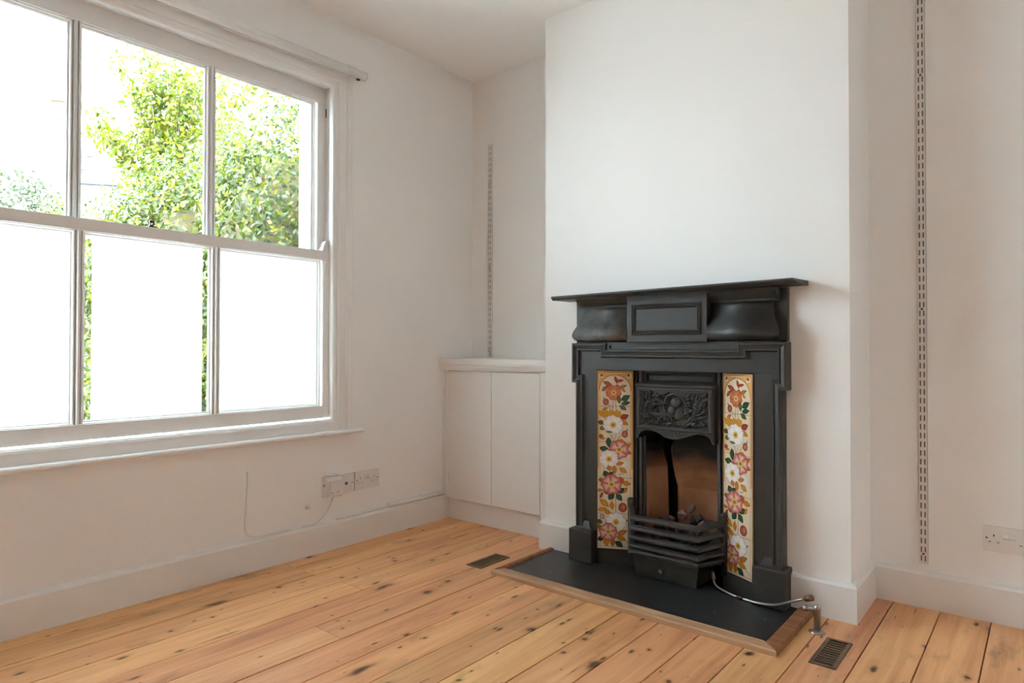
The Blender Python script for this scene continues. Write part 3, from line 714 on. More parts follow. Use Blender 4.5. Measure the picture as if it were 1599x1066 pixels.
    for k in range(8): leaf(100+k*29, 528+(k % 2)*12, 92, 44, 80+(k-4)*6, (.66, .38, .05), (.52, .22, .02))
    leaf(360, 560, 95, 62, -25, RD, RD2); leaf(356, 626, 100, 48, 25, OR, OR2); leaf(104, 630, 80, 50, 10, GR, OL2); leaf(120, 692, 70, 50, -20, OL, OL2)
    flower(235, 655, 96, 'w')
    leaf(195, 735, 80, 24, 8, OL, OL2); disc(365, 756, 34, (.55, .25, .18), RD2, 42); leaf(385, 720, 60, 14, -70, OL, OL2); leaf(104, 790, 60, 46, 60, BR, BR2); leaf(125, 812, 50, 26, -10, OR, OR2)
    leaf(186, 855, 112, 58, 85, GR, GR2); leaf(140, 930, 108, 60, 12, (.06, .12, .04), GR2); leaf(325, 840, 70, 56, 20, OR, OR2); leaf(395, 885, 90, 52, -30, OR, OR2); leaf(398, 962, 80, 44, 15, OR, RD)
    flower(302, 932, 98, 'r'); flower(190, 1045, 92, 'w')
    disc(345, 1098, 58, (.86, .82, .78), (.70, .66, .62)); leaf(312, 1090, 84, 46, -15, OR, OR2); leaf(345, 1165, 92, 52, 35, (.66, .36, .06), OR2); leaf(192, 1145, 60, 52, 70, OR, BR); leaf(250, 1162, 92, 52, 85, OR, OR2)
    leaf(155, 1215, 80, 60, 60, GR, GR2); leaf(212, 1212, 70, 50, -40, GR, GR2); leaf(105, 1285, 64, 44, 10, OL, OL2)
    for a in ((330, 1280, 90, 50, 60, OR2, RD), (385, 1312, 90, 56, 10, OR, OR2), (366, 1390, 80, 44, -50, OR, OR2), (92, 1400, 70, 36, 0, OR, BR), (106, 1456, 80, 32, -65, BR, BR2), (170, 1425, 80, 38, 10, OL, GR2), (216, 1462, 95, 66, -55, GR, GR2), (302, 1472, 95, 60, 50, GR, GR2), (322, 1395, 90, 60, -35, GR, GR2)): leaf(*a)
    flower(218, 1330, 104, 'r')
    for a in ((140, 1545, 120, 62, 40, (.66, .40, .06), OR2), (116, 1615, 100, 46, -10, (.66, .40, .06), OR2), (222, 1570, 92, 50, 85, OR, OR2), (175, 1645, 80, 50, 20, OR, OR2)): leaf(*a)
    disc(340, 1585, 48, (.52, .2, .12), RD2, 54); disc(350, 1580, 22, (.6, .3, .2), RD, 40)
    disc(115, 1697, 28, (.6, .42, .36), (.36, .2, .18), 32); leaf(85, 1757, 76, 52, 20, GR, OL2); leaf(80, 1815, 64, 50, -10, OL, OL2); leaf(385, 1730, 50, 16, -40, BR, BR2)
    flower(266, 1756, 98, 'w')
    for a in ((335, 1868, 112, 56, -25, OR, BR), (322, 1932, 110, 56, 20, OR, OR2), (160, 1986, 90, 66, 80, OR, OR2), (230, 1986, 90, 54, 95, BR, OR2), (98, 1950, 70, 52, -15, GR, GR2), (300, 2000, 96, 60, 35, GR, GR2)): leaf(*a)
    flower(180, 1868, 92, 'r')
    fb(pm, 'painted_flowers', 'print')

# insert frame (two beads each side), top recessed panel, hood
for sx in (-1, 1):
    m = MB()
    for a, c, v in ((.157, .166, -.052), (.166, .178, -.036), (.178, .186, -.046), (.186, .198, -.030), (.198, .206, -.044)):
        x0, x1 = sorted((sx*a, sx*c)); m.box(x0, x1, .064, -v, .08, .836)
    fb(m, 'insert_moulding', 'ironbar', bevel=.0025)
fbox('insert_head', -.158, .158, -.09, -.052, .76, .838)
m = MB(); m.sweep([(-.150, 0, .785), (.150, 0, .785), (.150, 0, .828), (-.150, 0, .828)], (0, -1, 0), [(0, -.055), (0, -.040), (.005, -.038), (.008, -.046), (.012, -.052), (.012, -.055)], closed=True); fb(m, 'head_panel_moulding', 'ironbar')
# hood plate with scalloped lip
hz = lambda x: .588+.0*x
top = .776; pts = []
lip = [(-.168, .553), (-.160, .556), (-.155, .570), (-.145, .582), (-.125, .590), (-.10, .590), (-.075, .584), (-.045, .570), (-.02, .563), (0, .561)]
lipf = lip+[(-x, z) for x, z in lip[-2::-1]]
m = MB(); m.prism([(x, -.004, z) for x, z in [(-.168, top)]+lipf+[(.168, top)]], (0, .075, 0)); fb(m, 'hood', bevel=.0015)
m = MB(); m.sweep([(x, -.004, z+.004) for x, z in lipf], (0, -1, 0), [(0, 0), (.0, .004), (.004, .004), (.004, 0)]); fb(m, 'hood_lip', 'ironbar')
m = MB(); m.lathe([(.011, 0), (.011, .003), (.008, .0035), (.008, .001)], (0, -.004, .5805), 'y', 16)
for sx in (-1, 1):
    m.box(sx*.018, sx*.022, -.007, -.004, .569, .593); m.sweep([(sx*.026, -.004, .590), (sx*.026, -.004, .571), (sx*.075, -.004, .590)], (0, -1, 0), [(-.001, 0), (-.001, .0025), (.001, .0025), (.001, 0)], closed=True)
fb(m, 'hood_boss', 'ironbar')
m = MB(); m.sweep([(-.157, -.004, .601), (.157, -.004, .601), (.157, -.004, .766), (-.157, -.004, .766)], (0, -1, 0), [(-.004, 0), (-.004, .006), (0, .010), (.004, .010), (.007, .006), (.010, .006), (.012, 0)], closed=True); fb(m, 'relief_frame', 'ironbar')
m = MB(); m.prism([(-.168, -.004, .772), (-.168, -.016, .774), (-.168, -.018, .782), (-.168, .03, .790), (-.168, .05, .772)], (.336, 0, 0)); fb(m, 'hood_cornice', 'ironbar')
# foliage relief: coordinates from a 1421x1066 sketch, x 200..1155 -> +-.143
m = MB()
def RP(px_, py_, h=0): return Vector(((px_-678)/955*.286, -.005-h, .757-(py_-240)/520*.145))
def rleaf(px_, py_, L, wd, ang, h=.006):
    a = R(-ang); rot = Matrix.Rotation(-a, 3, 'Y'); m.blob(RP(px_, py_, .002), (L/2*.0003, h*1.9, wd/2*.0003), 8, 5, rot)
def vine(pts, r=.0022, h=.004): m.tube([p for p in curve([RP(a, b, h) for a, b in pts], 5)], r, 6)
def leafy(pts, L, wd, step=38, spread=40, h=.006, side=0):
    C = curve([Vector((a, b, 0)) for a, b in pts], 10); acc = 0; sgn = 1
    for i in range(1, len(C)):
        acc += (C[i]-C[i-1]).length
        if acc > step:
            acc = 0; t = C[i]-C[i-1]; ang = math.degrees(math.atan2(t.y, t.x)); sgn = -sgn if side == 0 else side
            aa = ang+sgn*spread; rleaf(C[i].x+math.cos(R(aa))*L*.42, C[i].y+math.sin(R(aa))*L*.42, L, wd, aa, h)
            if side == 0: rleaf(C[i].x+math.cos(R(ang-sgn*spread))*L*.38, C[i].y+math.sin(R(ang-sgn*spread))*L*.38, L*.8, wd, ang-sgn*spread, h)
# medallion crescent and three fruits
vine([(690, 280), (600, 310), (555, 400), (548, 480), (580, 560)], .0035, .004); vine([(700, 285), (790, 310), (838, 400), (850, 520), (845, 620), (800, 670), (720, 690)], .0030, .004)
m.blob(RP(720, 400, .002), (.024, .016, .020), 14, 8); m.blob(RP(655, 520, .002), (.018, .013, .019), 14, 8); m.blob(RP(775, 575, .002), (.023, .016, .024), 14, 8)
for q in range(-2, 3): m.tube(curve([RP(775+q*10, 505, .016), RP(775+q*28, 575, .017-abs(q)*.002), RP(785+q*12, 645, .010)], 4), .0012, 5); m.tube(curve([RP(690+q*3, 350+q*22, .012), RP(720, 360+q*22, .018), RP(760-q*2, 350+q*22+10, .012)], 3), .0010, 5)
leafy([(600, 560), (570, 470), (600, 380), (660, 320)], 55, 20, 40, 35); leafy([(840, 330), (880, 380), (900, 470), (880, 560), (840, 640)], 70, 28, 34, 50)
# left scroll
vine([(540, 600), (440, 650), (320, 640), (250, 560), (270, 430), (350, 360), (450, 350), (505, 420), (490, 510), (430, 540)], .0026)
leafy([(540, 600), (440, 650), (320, 640), (250, 560), (270, 430), (350, 360), (450, 350), (505, 420)], 82, 26, 34, 48)
for fx, fy in ((430, 430), (390, 480), (440, 530), (480, 440), (360, 530)):
    m.blob(RP(fx, fy, .002), (.0055, .009, .0055), 8, 5)
    for k in range(5): rleaf(fx+24*math.cos(k*1.257), fy+24*math.sin(k*1.257), 30, 20, math.degrees(k*1.257), .005)
for a in ((230, 290, 100, 34, -110), (280, 310, 90, 30, -70), (350, 275, 90, 34, -85), (410, 300, 100, 30, -30), (470, 310, 80, 26, -20), (225, 390, 90, 26, -80), (215, 480, 80, 24, 80), (560, 290, 70, 24, -20), (600, 265, 60, 22, 10), (520, 340, 50, 20, 30)): rleaf(*a)
# right branch
vine([(700, 700), (830, 700), (920, 660), (990, 580), (1030, 470), (1070, 370), (1140, 310)], .0026)
leafy([(700, 700), (830, 700), (920, 660), (990, 580), (1030, 470), (1070, 370), (1140, 310)], 105, 30, 36, 38)
for a in ((960, 310, 110, 36, -60), (900, 300, 90, 34, -40), (1020, 320, 100, 32, -75), (860, 310, 70, 30, 20), (910, 390, 70, 36, 10), (940, 500, 70, 44, -30), (1000, 420, 90, 34, -60), (1110, 290, 80, 28, -30), (1120, 420, 100, 40, -70), (1100, 520, 90, 40, -40), (1060, 600, 140, 40, -10), (1100, 680, 130, 46, 30), (980, 720, 110, 50, 40), (1130, 590, 90, 30, -25)): rleaf(*a)
# acanthus along the bottom
for k, bx in enumerate(range(235, 1130, 46)):
    rleaf(bx, 700+(k % 3)*10, 90, 32, -55+(k % 2)*35, .007)
for a in ((560, 640, 90, 40, -70), (610, 660, 100, 44, 80), (660, 640, 90, 36, 60), (520, 620, 70, 34, 20), (700, 660, 80, 36, -30)): rleaf(*a)
fb(m, 'foliage_relief', 'ironbar')

# fire box: dark throat, cheeks and leaning back
fbox('firebox_side', -.30, -.206, -.30, -.06, .0095, .85, bevel=0); fbox('firebox_side', .206, .30, -.30, -.06, .0095, .85, bevel=0)
fbox('firebox_back', -.30, .30, -.31, -.298, .0095, .85, bevel=0); fbox('firebox_top', -.30, .30, -.30, -.06, .80, .85, bevel=0)
m = MB(); m.prism([(.100, .250, .12), (.185, .245, .12), (.185, .255, .56), (.100, .255, .56)], (0, .03, 0)) if False else None
# back brick: lower upright piece, then a knee that leans towards the room
prof_b = [(.205, .10), (.200, .33), (.172, .385), (.150, .44), (.135, .50), (.170, .56), (.28, .60), (.28, .10)]
m = MB(); m.prism([(-.085, y, z) for y, z in prof_b], (.237, 0, 0)); fb(m, 'back_brick', 'firebrick', bevel=.012)
for sx in (-1, 1):
    outl = [(sx*.158, .065), (sx*.150, .075), (sx*.112, .185), (sx*.118, .205), (sx*.20, .205), (sx*.205, .065)]
    m = MB(); n = len(outl); vs = [(x, y, .10) for x, y in outl]+[(x+(sx*.010), y, .42) for x, y in outl]+[(x+(sx*.045 if abs(x) < .17 else 0), y, .52) for x, y in outl]
    fs = [tuple(range(n)), tuple(range(3*n-1, 2*n-1, -1))]+[(k*n+i, k*n+(i+1) % n, k*n+n+(i+1) % n, k*n+n+i) for k in range(2) for i in range(n)]
    m.add(vs, fs); fb(m, 'cheek_brick', 'firebrick', bevel=.010)
fbox('fuel_bed', -.16, .16, -.20, .055, .10, .150, 'iron', bevel=.004)

# grate
def bar(z, h, t, nm, out=0, lift=.012, mat='ironbar'):
    a, b_ = .203, .139+out*.3; vf = .092+out
    path = [(-a, .010, z+lift), (-a+.012, -.010, z+lift), (-b_, -vf, z), (b_, -vf, z), (a-.012, -.010, z+lift), (a, .010, z+lift)]
    m = MB(); P = [Vector(p) for p in path]; k = 0; vs = []
    for i, p in enumerate(P):
        e1 = (P[max(i, 1)]-P[max(i, 1)-1]); e2 = (P[min(i+1, 5)]-P[min(i, 4)]); e1.z = e2.z = 0; e1.normalize(); e2.normalize()
        n1, n2 = Vector((e1.y, -e1.x, 0)), Vector((e2.y, -e2.x, 0)); mt_ = (n1+n2)/(1+n1.dot(n2))
        for o, zz_ in ((-t/2, -h/2), (t/2, -h/2*.5), (t/2, h/2*.5), (-t/2, h/2)): vs.append(p+mt_*o+Vector((0, 0, zz_)))
    fs = [(i*4+q, i*4+(q+1) % 4, i*4+4+(q+1) % 4, i*4+4+q) for i in range(5) for q in range(4)]+[(0, 1, 2, 3), (23, 22, 21, 20)]
    m.add(vs, fs); return fb(m, nm, mat, bevel=.003)
for z in (.241, .201, .163): bar(z, .027, .022, 'grate_bar')
bar(.131, .022, .024, 'grate_bar', .004, .010); bar(.110, .022, .024, 'grate_base', .008, .006)
for sx in (-1, 1):
    m = MB(); m.lathe([(.012, 0), (.012, .205), (.015, .210), (.012, .216), (.015, .222), (.015, .230), (.010, .236), (.004, .238)], (sx*.203, .006, .06), 'z', 12); fb(m, 'grate_post', 'ironbar')
m = MB(); m.prism([(-.20, .01, .098), (-.142, -.098, .098), (.142, -.098, .098), (.20, .01, .098)], (0, 0, .004)); fb(m, 'grate_floor', 'ironbar')
# ash pan cover
m = MB(); m.add([(-.132, -.078, .0), (.126, -.078, .0), (.126, .09, .0), (-.132, .09, .0), (-.145, -.088, .088), (.139, -.088, .088), (.139, .09, .088), (-.145, .09, .088)],
      [(3, 2, 1, 0), (4, 5, 6, 7), (0, 1, 5, 4), (1, 2, 6, 5), (2, 3, 7, 6), (3, 0, 4, 7)]); m.v = [(x, y, z+.010) for x, y, z in m.v]
ash = fb(m, 'ash_pan', 'iron', bevel=.003)
m = MB(); m.sweep([(-.168, -.02, .096), (-.148, -.091, .096), (.140, -.091, .096), (.150, -.04, .096)], (0, 0, 1), [(0, -.004), (-.004, -.004), (-.004, .004), (0, .004)]); fb(m, 'rim', 'ironbar', ash)
m = MB(); m.lathe([(.004, -.004), (.004, .008), (.009, .012), (.010, .017), (.007, .022), (.001, .024)], (-.012, -.084, .052), 'y', 14); fb(m, 'knob', 'ironbar', ash)

# coals resting in the grate
def coal_mesh(seed):
    rnd = random.Random(seed); bm = bmesh.new(); bmesh.ops.create_icosphere(bm, subdivisions=1, radius=1.1)
    ax = [Vector((rnd.gauss(0, 1), rnd.gauss(0, 1), rnd.gauss(0, 1))).normalized() for _ in range(12)]
    for v in bm.verts:
        for a in ax:
            d = v.co.dot(a); c = .52+.2*abs(a.x)
            if d > c: v.co -= a*(d-c)
        v.co *= rnd.uniform(.82, 1.14)
    me = bpy.data.meshes.new('coal_lump'); bm.to_mesh(me); bm.free(); me.materials.append(MT['coal']); return me
cms = [coal_mesh(i) for i in range(5)]
cpos = []
for k in range(9): cpos.append((-.115+k*.030, random.uniform(-.045, -.01), .176, .022))
for k in range(8): cpos.append((-.105+k*.032, random.uniform(.035, .06), .178, .024))
for k in range(7): cpos.append((-.07+k*.031, random.uniform(-.03, .02), .214, .022))
cpos += [(.045, .085, .225, .032), (-.02, .12, .225, .034), (.005, .150, .255, .030), (.085, .05, .245, .028), (.118, .0, .240, .022), (.10, .105, .21, .03), (-.055, .08, .21, .026)]
for i, (x, y, z, r_) in enumerate(cpos):
    o = bpy.data.objects.new('coal_lump', cms[i % 5]); COL.objects.link(o); o.location = (XC+x, YB+y, z)
    o.scale = (r_*random.uniform(.9, 1.15), r_*random.uniform(.8, 1.05), r_*random.uniform(.7, .95)); o.rotation_euler = [random.uniform(0, 6) for _ in range(3)]
    tag(o, 'dark lump of imitation coal lying in the fireplace grate', 'coal', 'coals in the grate')

# gas pipe and tap
gp = tag(empty('gas_pipe', (-.90, 2.40, .010)), 'thin bent metal gas pipe emerging beside the grate', 'pipe')
pp = curve([(-.105, .040, .030), (-.085, .030, .012), (-.02, .0, .006), (.045, -.020, .007), (.10, -.035, .012), (.16, -.060, .030), (.215, -.090, .062), (.262, -.098, .086)])
MB().tube(pp, .0045, 10).build('pipe', 'steel', gp)
MB().tube([(.262, -.098, .086), (.268, -.0985, .0885)], [.006, .007], 6).build('olive', 'steel', gp)
MB().tube([(.268, -.0985, .0885), (.292, -.1, .098)], .0105, 6).build('nut', 'bronze', gp)
MB().tube([(.005, -.008, .006), (.03, -.016, .007)], .0075, 10).build('sleeve', 'iron', gp)
MB().tube([(-.112, .050, .060), (-.104, .045, .030)], [.006, .010], 8).build('valve_body', 'steel', gp)
tp = tag(empty('gas_tap', (-.594, 2.297, 0)), 'chrome gas tap standing on the floorboards by the hearth', 'tap')
MB().lathe([(.026, 0), (.026, .002), (.020, .006), (.011, .008)], (0, 0, .0), 'z', 20).build('flange', 'steel', tp)
MB().lathe([(.0105, .006), (.0105, .066), (.0115, .068), (.0115, .080), (.008, .088), (.002, .090)], (0, 0, 0), 'z', 18).build('stem', 'steel', tp)
MB().tube([(0, 0, .074), (-.030, -.010, .074)], .0075, 12).build('outlet', 'steel', tp)
MB().tube([(-.026, -.009, .074), (-.040, -.013, .074)], .0095, 6).build('nut', 'steel', tp)

# floor vents
def vent(cx, cy, w, l, label, n):
    e = tag(empty('floor_vent', (cx, cy, 0)), label, 'vent', 'bronze floor vents')
    m = MB(); t = .004
    m.box(-w/2, w/2, -l/2, -l/2+.013, -.001, t); m.box(-w/2, w/2, l/2-.013, l/2, -.001, t); m.box(-w/2, -w/2+.012, -l/2+.013, l/2-.013, -.001, t); m.box(w/2-.012, w/2, -l/2+.013, l/2-.013, -.001, t)
    m.build('frame', 'bronze', e, bevel=.001)
    a, c = w/2-.0085, l/2-.0085
    MB().add([(-a, -c, -.001), (a, -c, -.001), (a, c, -.001), (-a, c, -.001), (-a, -c, -.16), (a, -c, -.16), (a, c, -.16), (-a, c, -.16)], [(0, 1, 5, 4), (1, 2, 6, 5), (2, 3, 7, 6), (3, 0, 4, 7), (4, 5, 6, 7)]).build('duct', 'duct', e, fix=False)
    p = (l-.026)/n
    sm = MB().box(-w/2+.011, w/2-.011, -p*.22, p*.22, 0, .0036)
    first = None
    for k in range(n-1):
        y = -l/2+.013+p*(k+1)
        if first is None: first = sm.build('slat', 'bronze', e, loc=(0, y, 0))
        else: dup(first, e, location=(0, y, 0))
    return e
vent(-.5205, 2.165, .074, .214, 'bronze slotted floor vent beside the gas tap', 11)
vent(-1.899, 2.147, .083, .194, 'bronze slotted floor vent in front of the cupboard', 11)

# ------------------------------------------------------------------ outside
struct(MB().box(-60, XO-.02, -40, 60, -.45, -.35).build('ground', simple('garden_ground', (.66, .655, .63), .9, var=.2, vscale=2)), 'front garden ground beyond the window, lightened to bounce daylight indoors', 'ground')  # ground colour kept pale to bounce daylight up to the ceiling
leafv = np.array([(0, 0, 0), (.42, .26, .05), (.55, 0, -.02), (1, 0, -.07), (.42, -.26, .05)])
leaff = [(0, 1, 2), (1, 3, 2), (0, 2, 4), (2, 3, 4)]
def leaf_cloud(P, Nrm, size, cols, name, parent):
    n = len(P); z = Nrm+RNG.normal(0, .55, (n, 3)); z /= np.linalg.norm(z, axis=1)[:, None]
    a = RNG.normal(0, 1, (n, 3)); a[:, 2] -= .35; a -= z*(a*z).sum(1)[:, None]; a /= np.linalg.norm(a, axis=1)[:, None]
    b = np.cross(z, a); s = size*RNG.uniform(.7, 1.25, n)
    V = P[:, None, :]+s[:, None, None]*(leafv[None, :, 0:1]*a[:, None, :]+leafv[None, :, 1:2]*b[:, None, :]+leafv[None, :, 2:3]*z[:, None, :])
    F = (np.array(leaff)[None]+5*np.arange(n)[:, None, None]).reshape(-1, 3)
    me = bpy.data.meshes.new(name); me.vertices.add(n*5); me.vertices.foreach_set('co', V.reshape(-1))
    me.loops.add(len(F)*3); me.loops.foreach_set('vertex_index', F.reshape(-1).astype(np.int32)); me.polygons.add(len(F))
    me.polygons.foreach_set('loop_start', np.arange(0, len(F)*3, 3, dtype=np.int32)); me.update(calc_edges=True); me.validate()
    ca = me.color_attributes.new('Col', 'FLOAT_COLOR', 'POINT')
    C4 = np.concatenate([np.repeat(cols, 5, 0), np.ones((n*5, 1))], 1); ca.data.foreach_set('color', C4.reshape(-1))
    me.materials.append(MT['leaf']); o = bpy.data.objects.new(name, me); COL.objects.link(o); o.parent = parent; o['kind'] = 'stuff'
    return o
def pix(px_, py_, D):
    d = Vector(fw)+rt*((px_-799.5)/1019.2)-up*((py_-533)/1019.2); return Vector((0, 0, .925))+d*D
def shade(n, pal, w):
    pal = np.array(pal); i = RNG.choice(len(pal), n, p=np.array(w)/sum(w)); return np.clip(pal[i]*RNG.uniform(.8, 1.2, (n, 1)), 0, .95)
PAL = [(.20, .20, .006), (.125, .165, .008), (.07, .115, .010), (.04, .075, .010), (.23, .20, .016)]
GREENS = [(.045, .075, .016), (.065, .095, .026), (.09, .115, .04), (.025, .045, .012)]
lm = bpy.data.meshes.new('leaf'); lm.from_pydata([tuple(v) for v in leafv], [], leaff); lm.materials.append(MT['leaf1'])
def bush(name, ells, nper, size, label, w, singles=0, toward=None):
    c0 = ells[0][0]; root = tag(empty(name, (c0[0], c0[1], -.35)), label, 'hedge' if 'hedge' in name else 'shrub')
    PP, NN = [], []; core = MB()
    for c, r_ in ells:
        n = int(nper*(r_[0]*r_[2])); d = RNG.normal(0, 1, (n, 3)); d /= np.linalg.norm(d, axis=1)[:, None]
        lump = 1+.10*np.sin(d[:, 0:1]*9+c[0]*3)*np.sin(d[:, 1:2]*8)+.08*np.sin(d[:, 2:3]*14+d[:, 0:1]*5)
        rad = RNG.uniform(.80, 1.04, (n, 1))*lump
        P = np.array(c)+d*np.array(r_)*rad; PP.append(P); NN.append(d/np.array(r_)/np.linalg.norm(d/np.array(r_), axis=1)[:, None])
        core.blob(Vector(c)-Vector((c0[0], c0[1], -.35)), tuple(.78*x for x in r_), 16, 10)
    P = np.concatenate(PP); NN = np.concatenate(NN); keep = (P[:, 0] < XO-.06) & (P[:, 2] > -.35); P, NN = P[keep], NN[keep]
    org = np.array((c0[0], c0[1], -.35))
    mixw = (RNG.uniform(0, 1, len(P)) < .4)[:, None]
    leaf_cloud(P-org, NN, size, np.where(mixw, shade(len(P), GREENS, [1, 1, 1, .6]), shade(len(P), PAL, w)), 'foliage', root)
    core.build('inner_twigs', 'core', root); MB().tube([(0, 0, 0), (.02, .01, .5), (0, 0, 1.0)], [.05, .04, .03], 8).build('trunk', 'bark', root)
    if singles:
        cp = np.array((0, 0, .925)); score = ((cp-P)*NN).sum(1)/np.linalg.norm(cp-P, axis=1); cand = np.where((score > .35) & (P[:, 1] < 2.2) & (P[:, 2] > 1.2))[0]
        for i in RNG.choice(cand, min(singles, len(cand)), replace=False):
            o = bpy.data.objects.new('leaf', lm); COL.objects.link(o); o.parent = root
            z = Vector(NN[i])+Vector(RNG.normal(0, .4, 3)); q = z.to_track_quat('Z', 'X')
            o.rotation_mode = 'QUATERNION'; o.rotation_quaternion = q @ Vector((0, 0, 1)).rotation_difference(Vector((0, 0, 1))); o.location = Vector(P[i]+NN[i]*.05-org); s_ = size*RNG.uniform(1.0, 1.3); o.scale = (s_, s_, s_)
    return root
E1 = pix(300, 545, 4.1); E2 = pix(430, 545, 3.75); E3 = pix(95, 545, 4.9); E4 = pix(225, 545, 4.2)
bush('hedge', [((E1.x, E1.y, .80), (.78, .72, 1.28)), ((E2.x, E2.y+.12, .95), (.62, .62, 1.42)), ((E4.x, E4.y, .75), (.50, .50, 1.15)), ((E3.x, E3.y, .85), (.40, .40, 1.10))], 34000, .038,
     'bright green leafy garden hedge pressed close to the window', [.34, .28, .2, .1, .08], 290)
# tall shrub behind with arching sprays
ts = tag(empty('tall_shrub', (E1.x-.35, E1.y+.35, -.35)), 'tall light green shrub with arching sprays rising behind the hedge', 'shrub')
TB = Vector(ts.location); LP, LN = [], []; stems = MB()
tips = [(150, 175, 4.6), (185, 85, 4.7), (215, 78, 4.6), (240, 90, 4.7), (265, 100, 4.6), (290, 105, 4.5), (310, 130, 4.5), (330, 95, 4.6), (355, 120, 4.6), (385, 135, 4.5), (205, 130, 4.6), (230, 120, 4.5), (255, 140, 4.6), (280, 150, 4.5), (300, 90, 4.7), (140, 195, 4.5), (165, 215, 4.4), (225, 160, 4.7), (275, 115, 4.7), (245, 75, 4.8), (320, 80, 4.8), (420, 110, 4.5), (450, 120, 4.4)]
for (a, b, D) in tips:
    tipp = pix(a, b, D); base = pix(265+(a-265)*.35, 330, 4.5); midp = base.lerp(tipp, .55)+Vector((0, 0, .12))
    C = curve([TB+Vector((0, 0, .4)), base, midp, tipp], 14); stems.tube([p-TB for p in C[::3]], [.008]*3+[.004]*(len(C[::3])-3), 5)
    for p in C[14:]:
        for q in range(9):
            LP.append(p+Vector(RNG.normal(0, .035, 3))); LN.append(RNG.normal(0, 1, 3)+np.array((.6, -.5, .6)))
LP = np.array(LP); LN = np.array(LN); LN /= np.linalg.norm(LN, axis=1)[:, None]
ex = RNG.normal(0, 1, (5200, 3)); ex /= np.linalg.norm(ex, axis=1)[:, None]; cc = pix(300, 260, 4.9); ex = np.array(cc)+ex*np.array((.45, .45, .72))*RNG.uniform(.5, 1, (5200, 1))
LN = np.concatenate([LN, RNG.normal(0, 1, (5200, 3))]); LN /= np.linalg.norm(LN, axis=1)[:, None]; LP = np.concatenate([LP, ex])
stems.build('stems', 'bark', ts); leaf_cloud(LP-np.array(TB), LN, .044, shade(len(LP), PAL, [.3, .45, .2, .03, .02]), 'foliage', ts)
# distant tree
tb = pix(15, 545, 19); ft = tag(empty('tree', (tb.x, tb.y, -.35)), 'pale rounded tree far beyond the hedge near the chimney', 'tree')
PP = []
for c, r_ in (((0, 0, 5.0), 1.5), ((-.9, -.6, 4.2), 1.2), ((.2, .7, 4.3), 1.0), ((-.5, .2, 3.6), 1.6)):
    d = RNG.normal(0, 1, (2600, 3)); d /= np.linalg.norm(d, axis=1)[:, None]; PP.append(np.array(c)+d*r_*RNG.uniform(.6, 1.05, (2600, 1)))
PP = np.concatenate(PP); NN = RNG.normal(0, 1, PP.shape); NN /= np.linalg.norm(NN, axis=1)[:, None]
leaf_cloud(PP, NN, .20, shade(len(PP), [(.07, .085, .04), (.10, .105, .06), (.045, .06, .03)], [1, 1, 1]), 'foliage', ft)
MB().tube([(0, 0, 0), (.1, 0, 2), (0, .1, 4.5)], [.22, .18, .08], 8).build('trunk', 'bark', ft)
# neighbouring house with chimney stack
MT['hbrick'] = simple('pale_brick', (.11, .065, .045), .9, var=.12, vscale=3); MT['hslate'] = simple('pale_slate', (.075, .075, .085), .8, var=.1, vscale=2); MT['hwhite'] = simple('house_render', (.30, .30, .295), .9)
D = 24; pr_ = pix(82, 545, D); hs = tag(empty('house', (pr_.x, pr_.y, -.35)), 'pale house with slate roof and brick chimney stack across the street', 'house')
hs.rotation_euler = (0, 0, yaw+R(14))
k = D/1019.2
def hz_(py): return .925+(545-py)*k+.35
MB().box(-.55, 8, 1.0, 6.3, 0, hz_(276)).build('house_wall', 'hwhite', hs)
m = MB(); e0, e1 = hz_(275), .925+.35+345*27.6/1019.2
m.add([(-.5, .8, e0), (8, .8, e0), (8, 3.6, e1), (.35, 3.6, e1), (8, 6.4, e0), (-.5, 6.4, e0)], [(0, 1, 2, 3), (3, 2, 4, 5), (0, 3, 5), (1, 4, 2), (0, 5, 4, 1)])
m.build('roof', 'hslate', hs)
sl = None
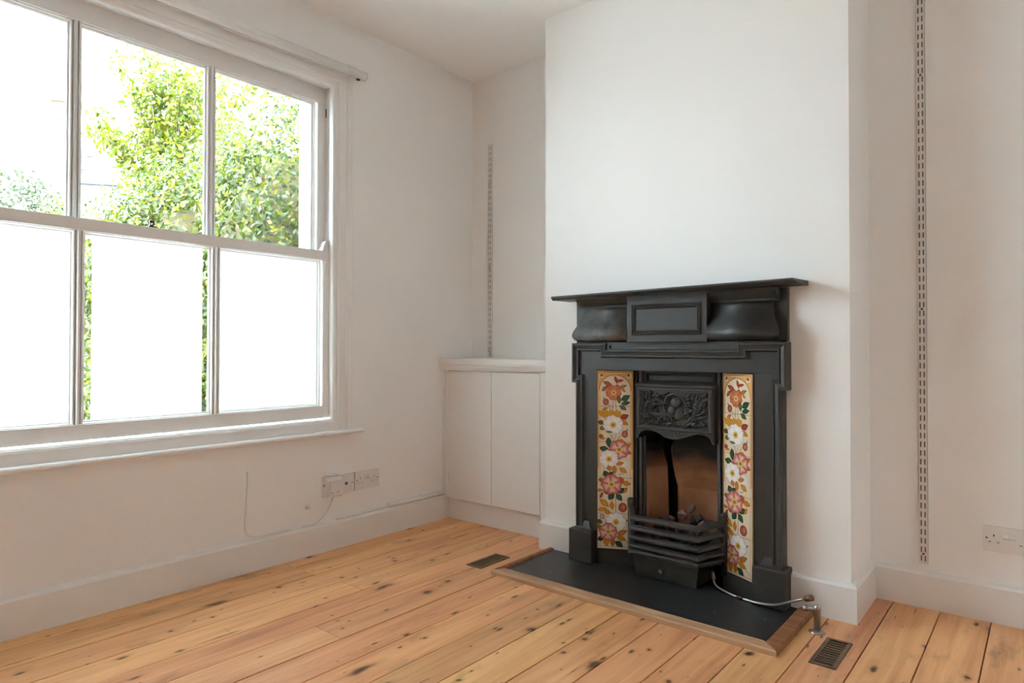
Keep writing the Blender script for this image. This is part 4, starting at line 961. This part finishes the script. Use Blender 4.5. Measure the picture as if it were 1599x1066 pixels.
for row in range(9):
    for c_ in range(15):
        t0 = (row+.02)/9; y_ = .8+2.8*t0; z_ = e0+(e1-e0)*t0; x_ = .35+c_*.34+(row % 2)*.17
        if x_ < -.4+.9*t0: continue
        if sl is None: sl = MB().add([(0, 0, .03), (.33, 0, .03), (.33, .32, .03+.32*(e1-e0)/2.8), (0, .32, .03+.32*(e1-e0)/2.8), (0, 0, 0), (.33, 0, 0)], [(0, 1, 2, 3), (4, 5, 1, 0)]).build('roof_slate', 'hslate', hs, loc=(x_, y_, z_))
        else: dup(sl, hs, location=(x_, y_, z_+random.uniform(0, .02)))
cs = MB().box(-.46, .30, .9, 1.5, hz_(300), hz_(143)).build('chimney_stack', 'hbrick', hs)
MB().box(-.52, .36, .84, 1.56, hz_(143), hz_(135)).build('chimney_corbel', 'hbrick', cs); MB().box(-.46, .30, .9, 1.5, hz_(135), hz_(128)).build('chimney_cap', 'hbrick', cs)
MB().box(-.48, .32, .88, 1.52, hz_(172), hz_(169)).build('chimney_band', 'hbrick', cs)
m = MB(); m.prism([(-.85, .7, hz_(250)), (.25, .7, hz_(250)), (.0, .7, hz_(212)), (-.55, .7, hz_(212))], (0, .5, 0)); m.build('gable_shoulder', 'hwhite', hs)
MB().box(-.95, .12, .6, 1.3, hz_(252), hz_(249)).build('gable_coping', 'hslate', hs); MB().box(-.80, .05, .7, 1.2, hz_(330), hz_(252)).build('gable_wall', 'hwhite', hs)
# overhead wires
for i, (a, b, lab) in enumerate((((-60, 40, 10), (330, 170, 16), 'thin overhead wire crossing high above the chimney'), ((-60, 150, 10), (200, 230, 16), 'thin overhead wire passing below the chimney top'), ((-60, 195, 10), (200, 270, 16), 'upper of two close overhead wires above the far tree'), ((-60, 205, 10.3), (200, 282, 16.4), 'lower of two close overhead wires above the far tree'))):
    p, q = pix(*a), pix(*b); mid = (p+q)/2-Vector((0, 0, .04))
    tag(MB().tube(curve([p, mid, q], 5), .008, 5).build('overhead_wire', 'wire'), lab, 'wire', 'overhead wires')
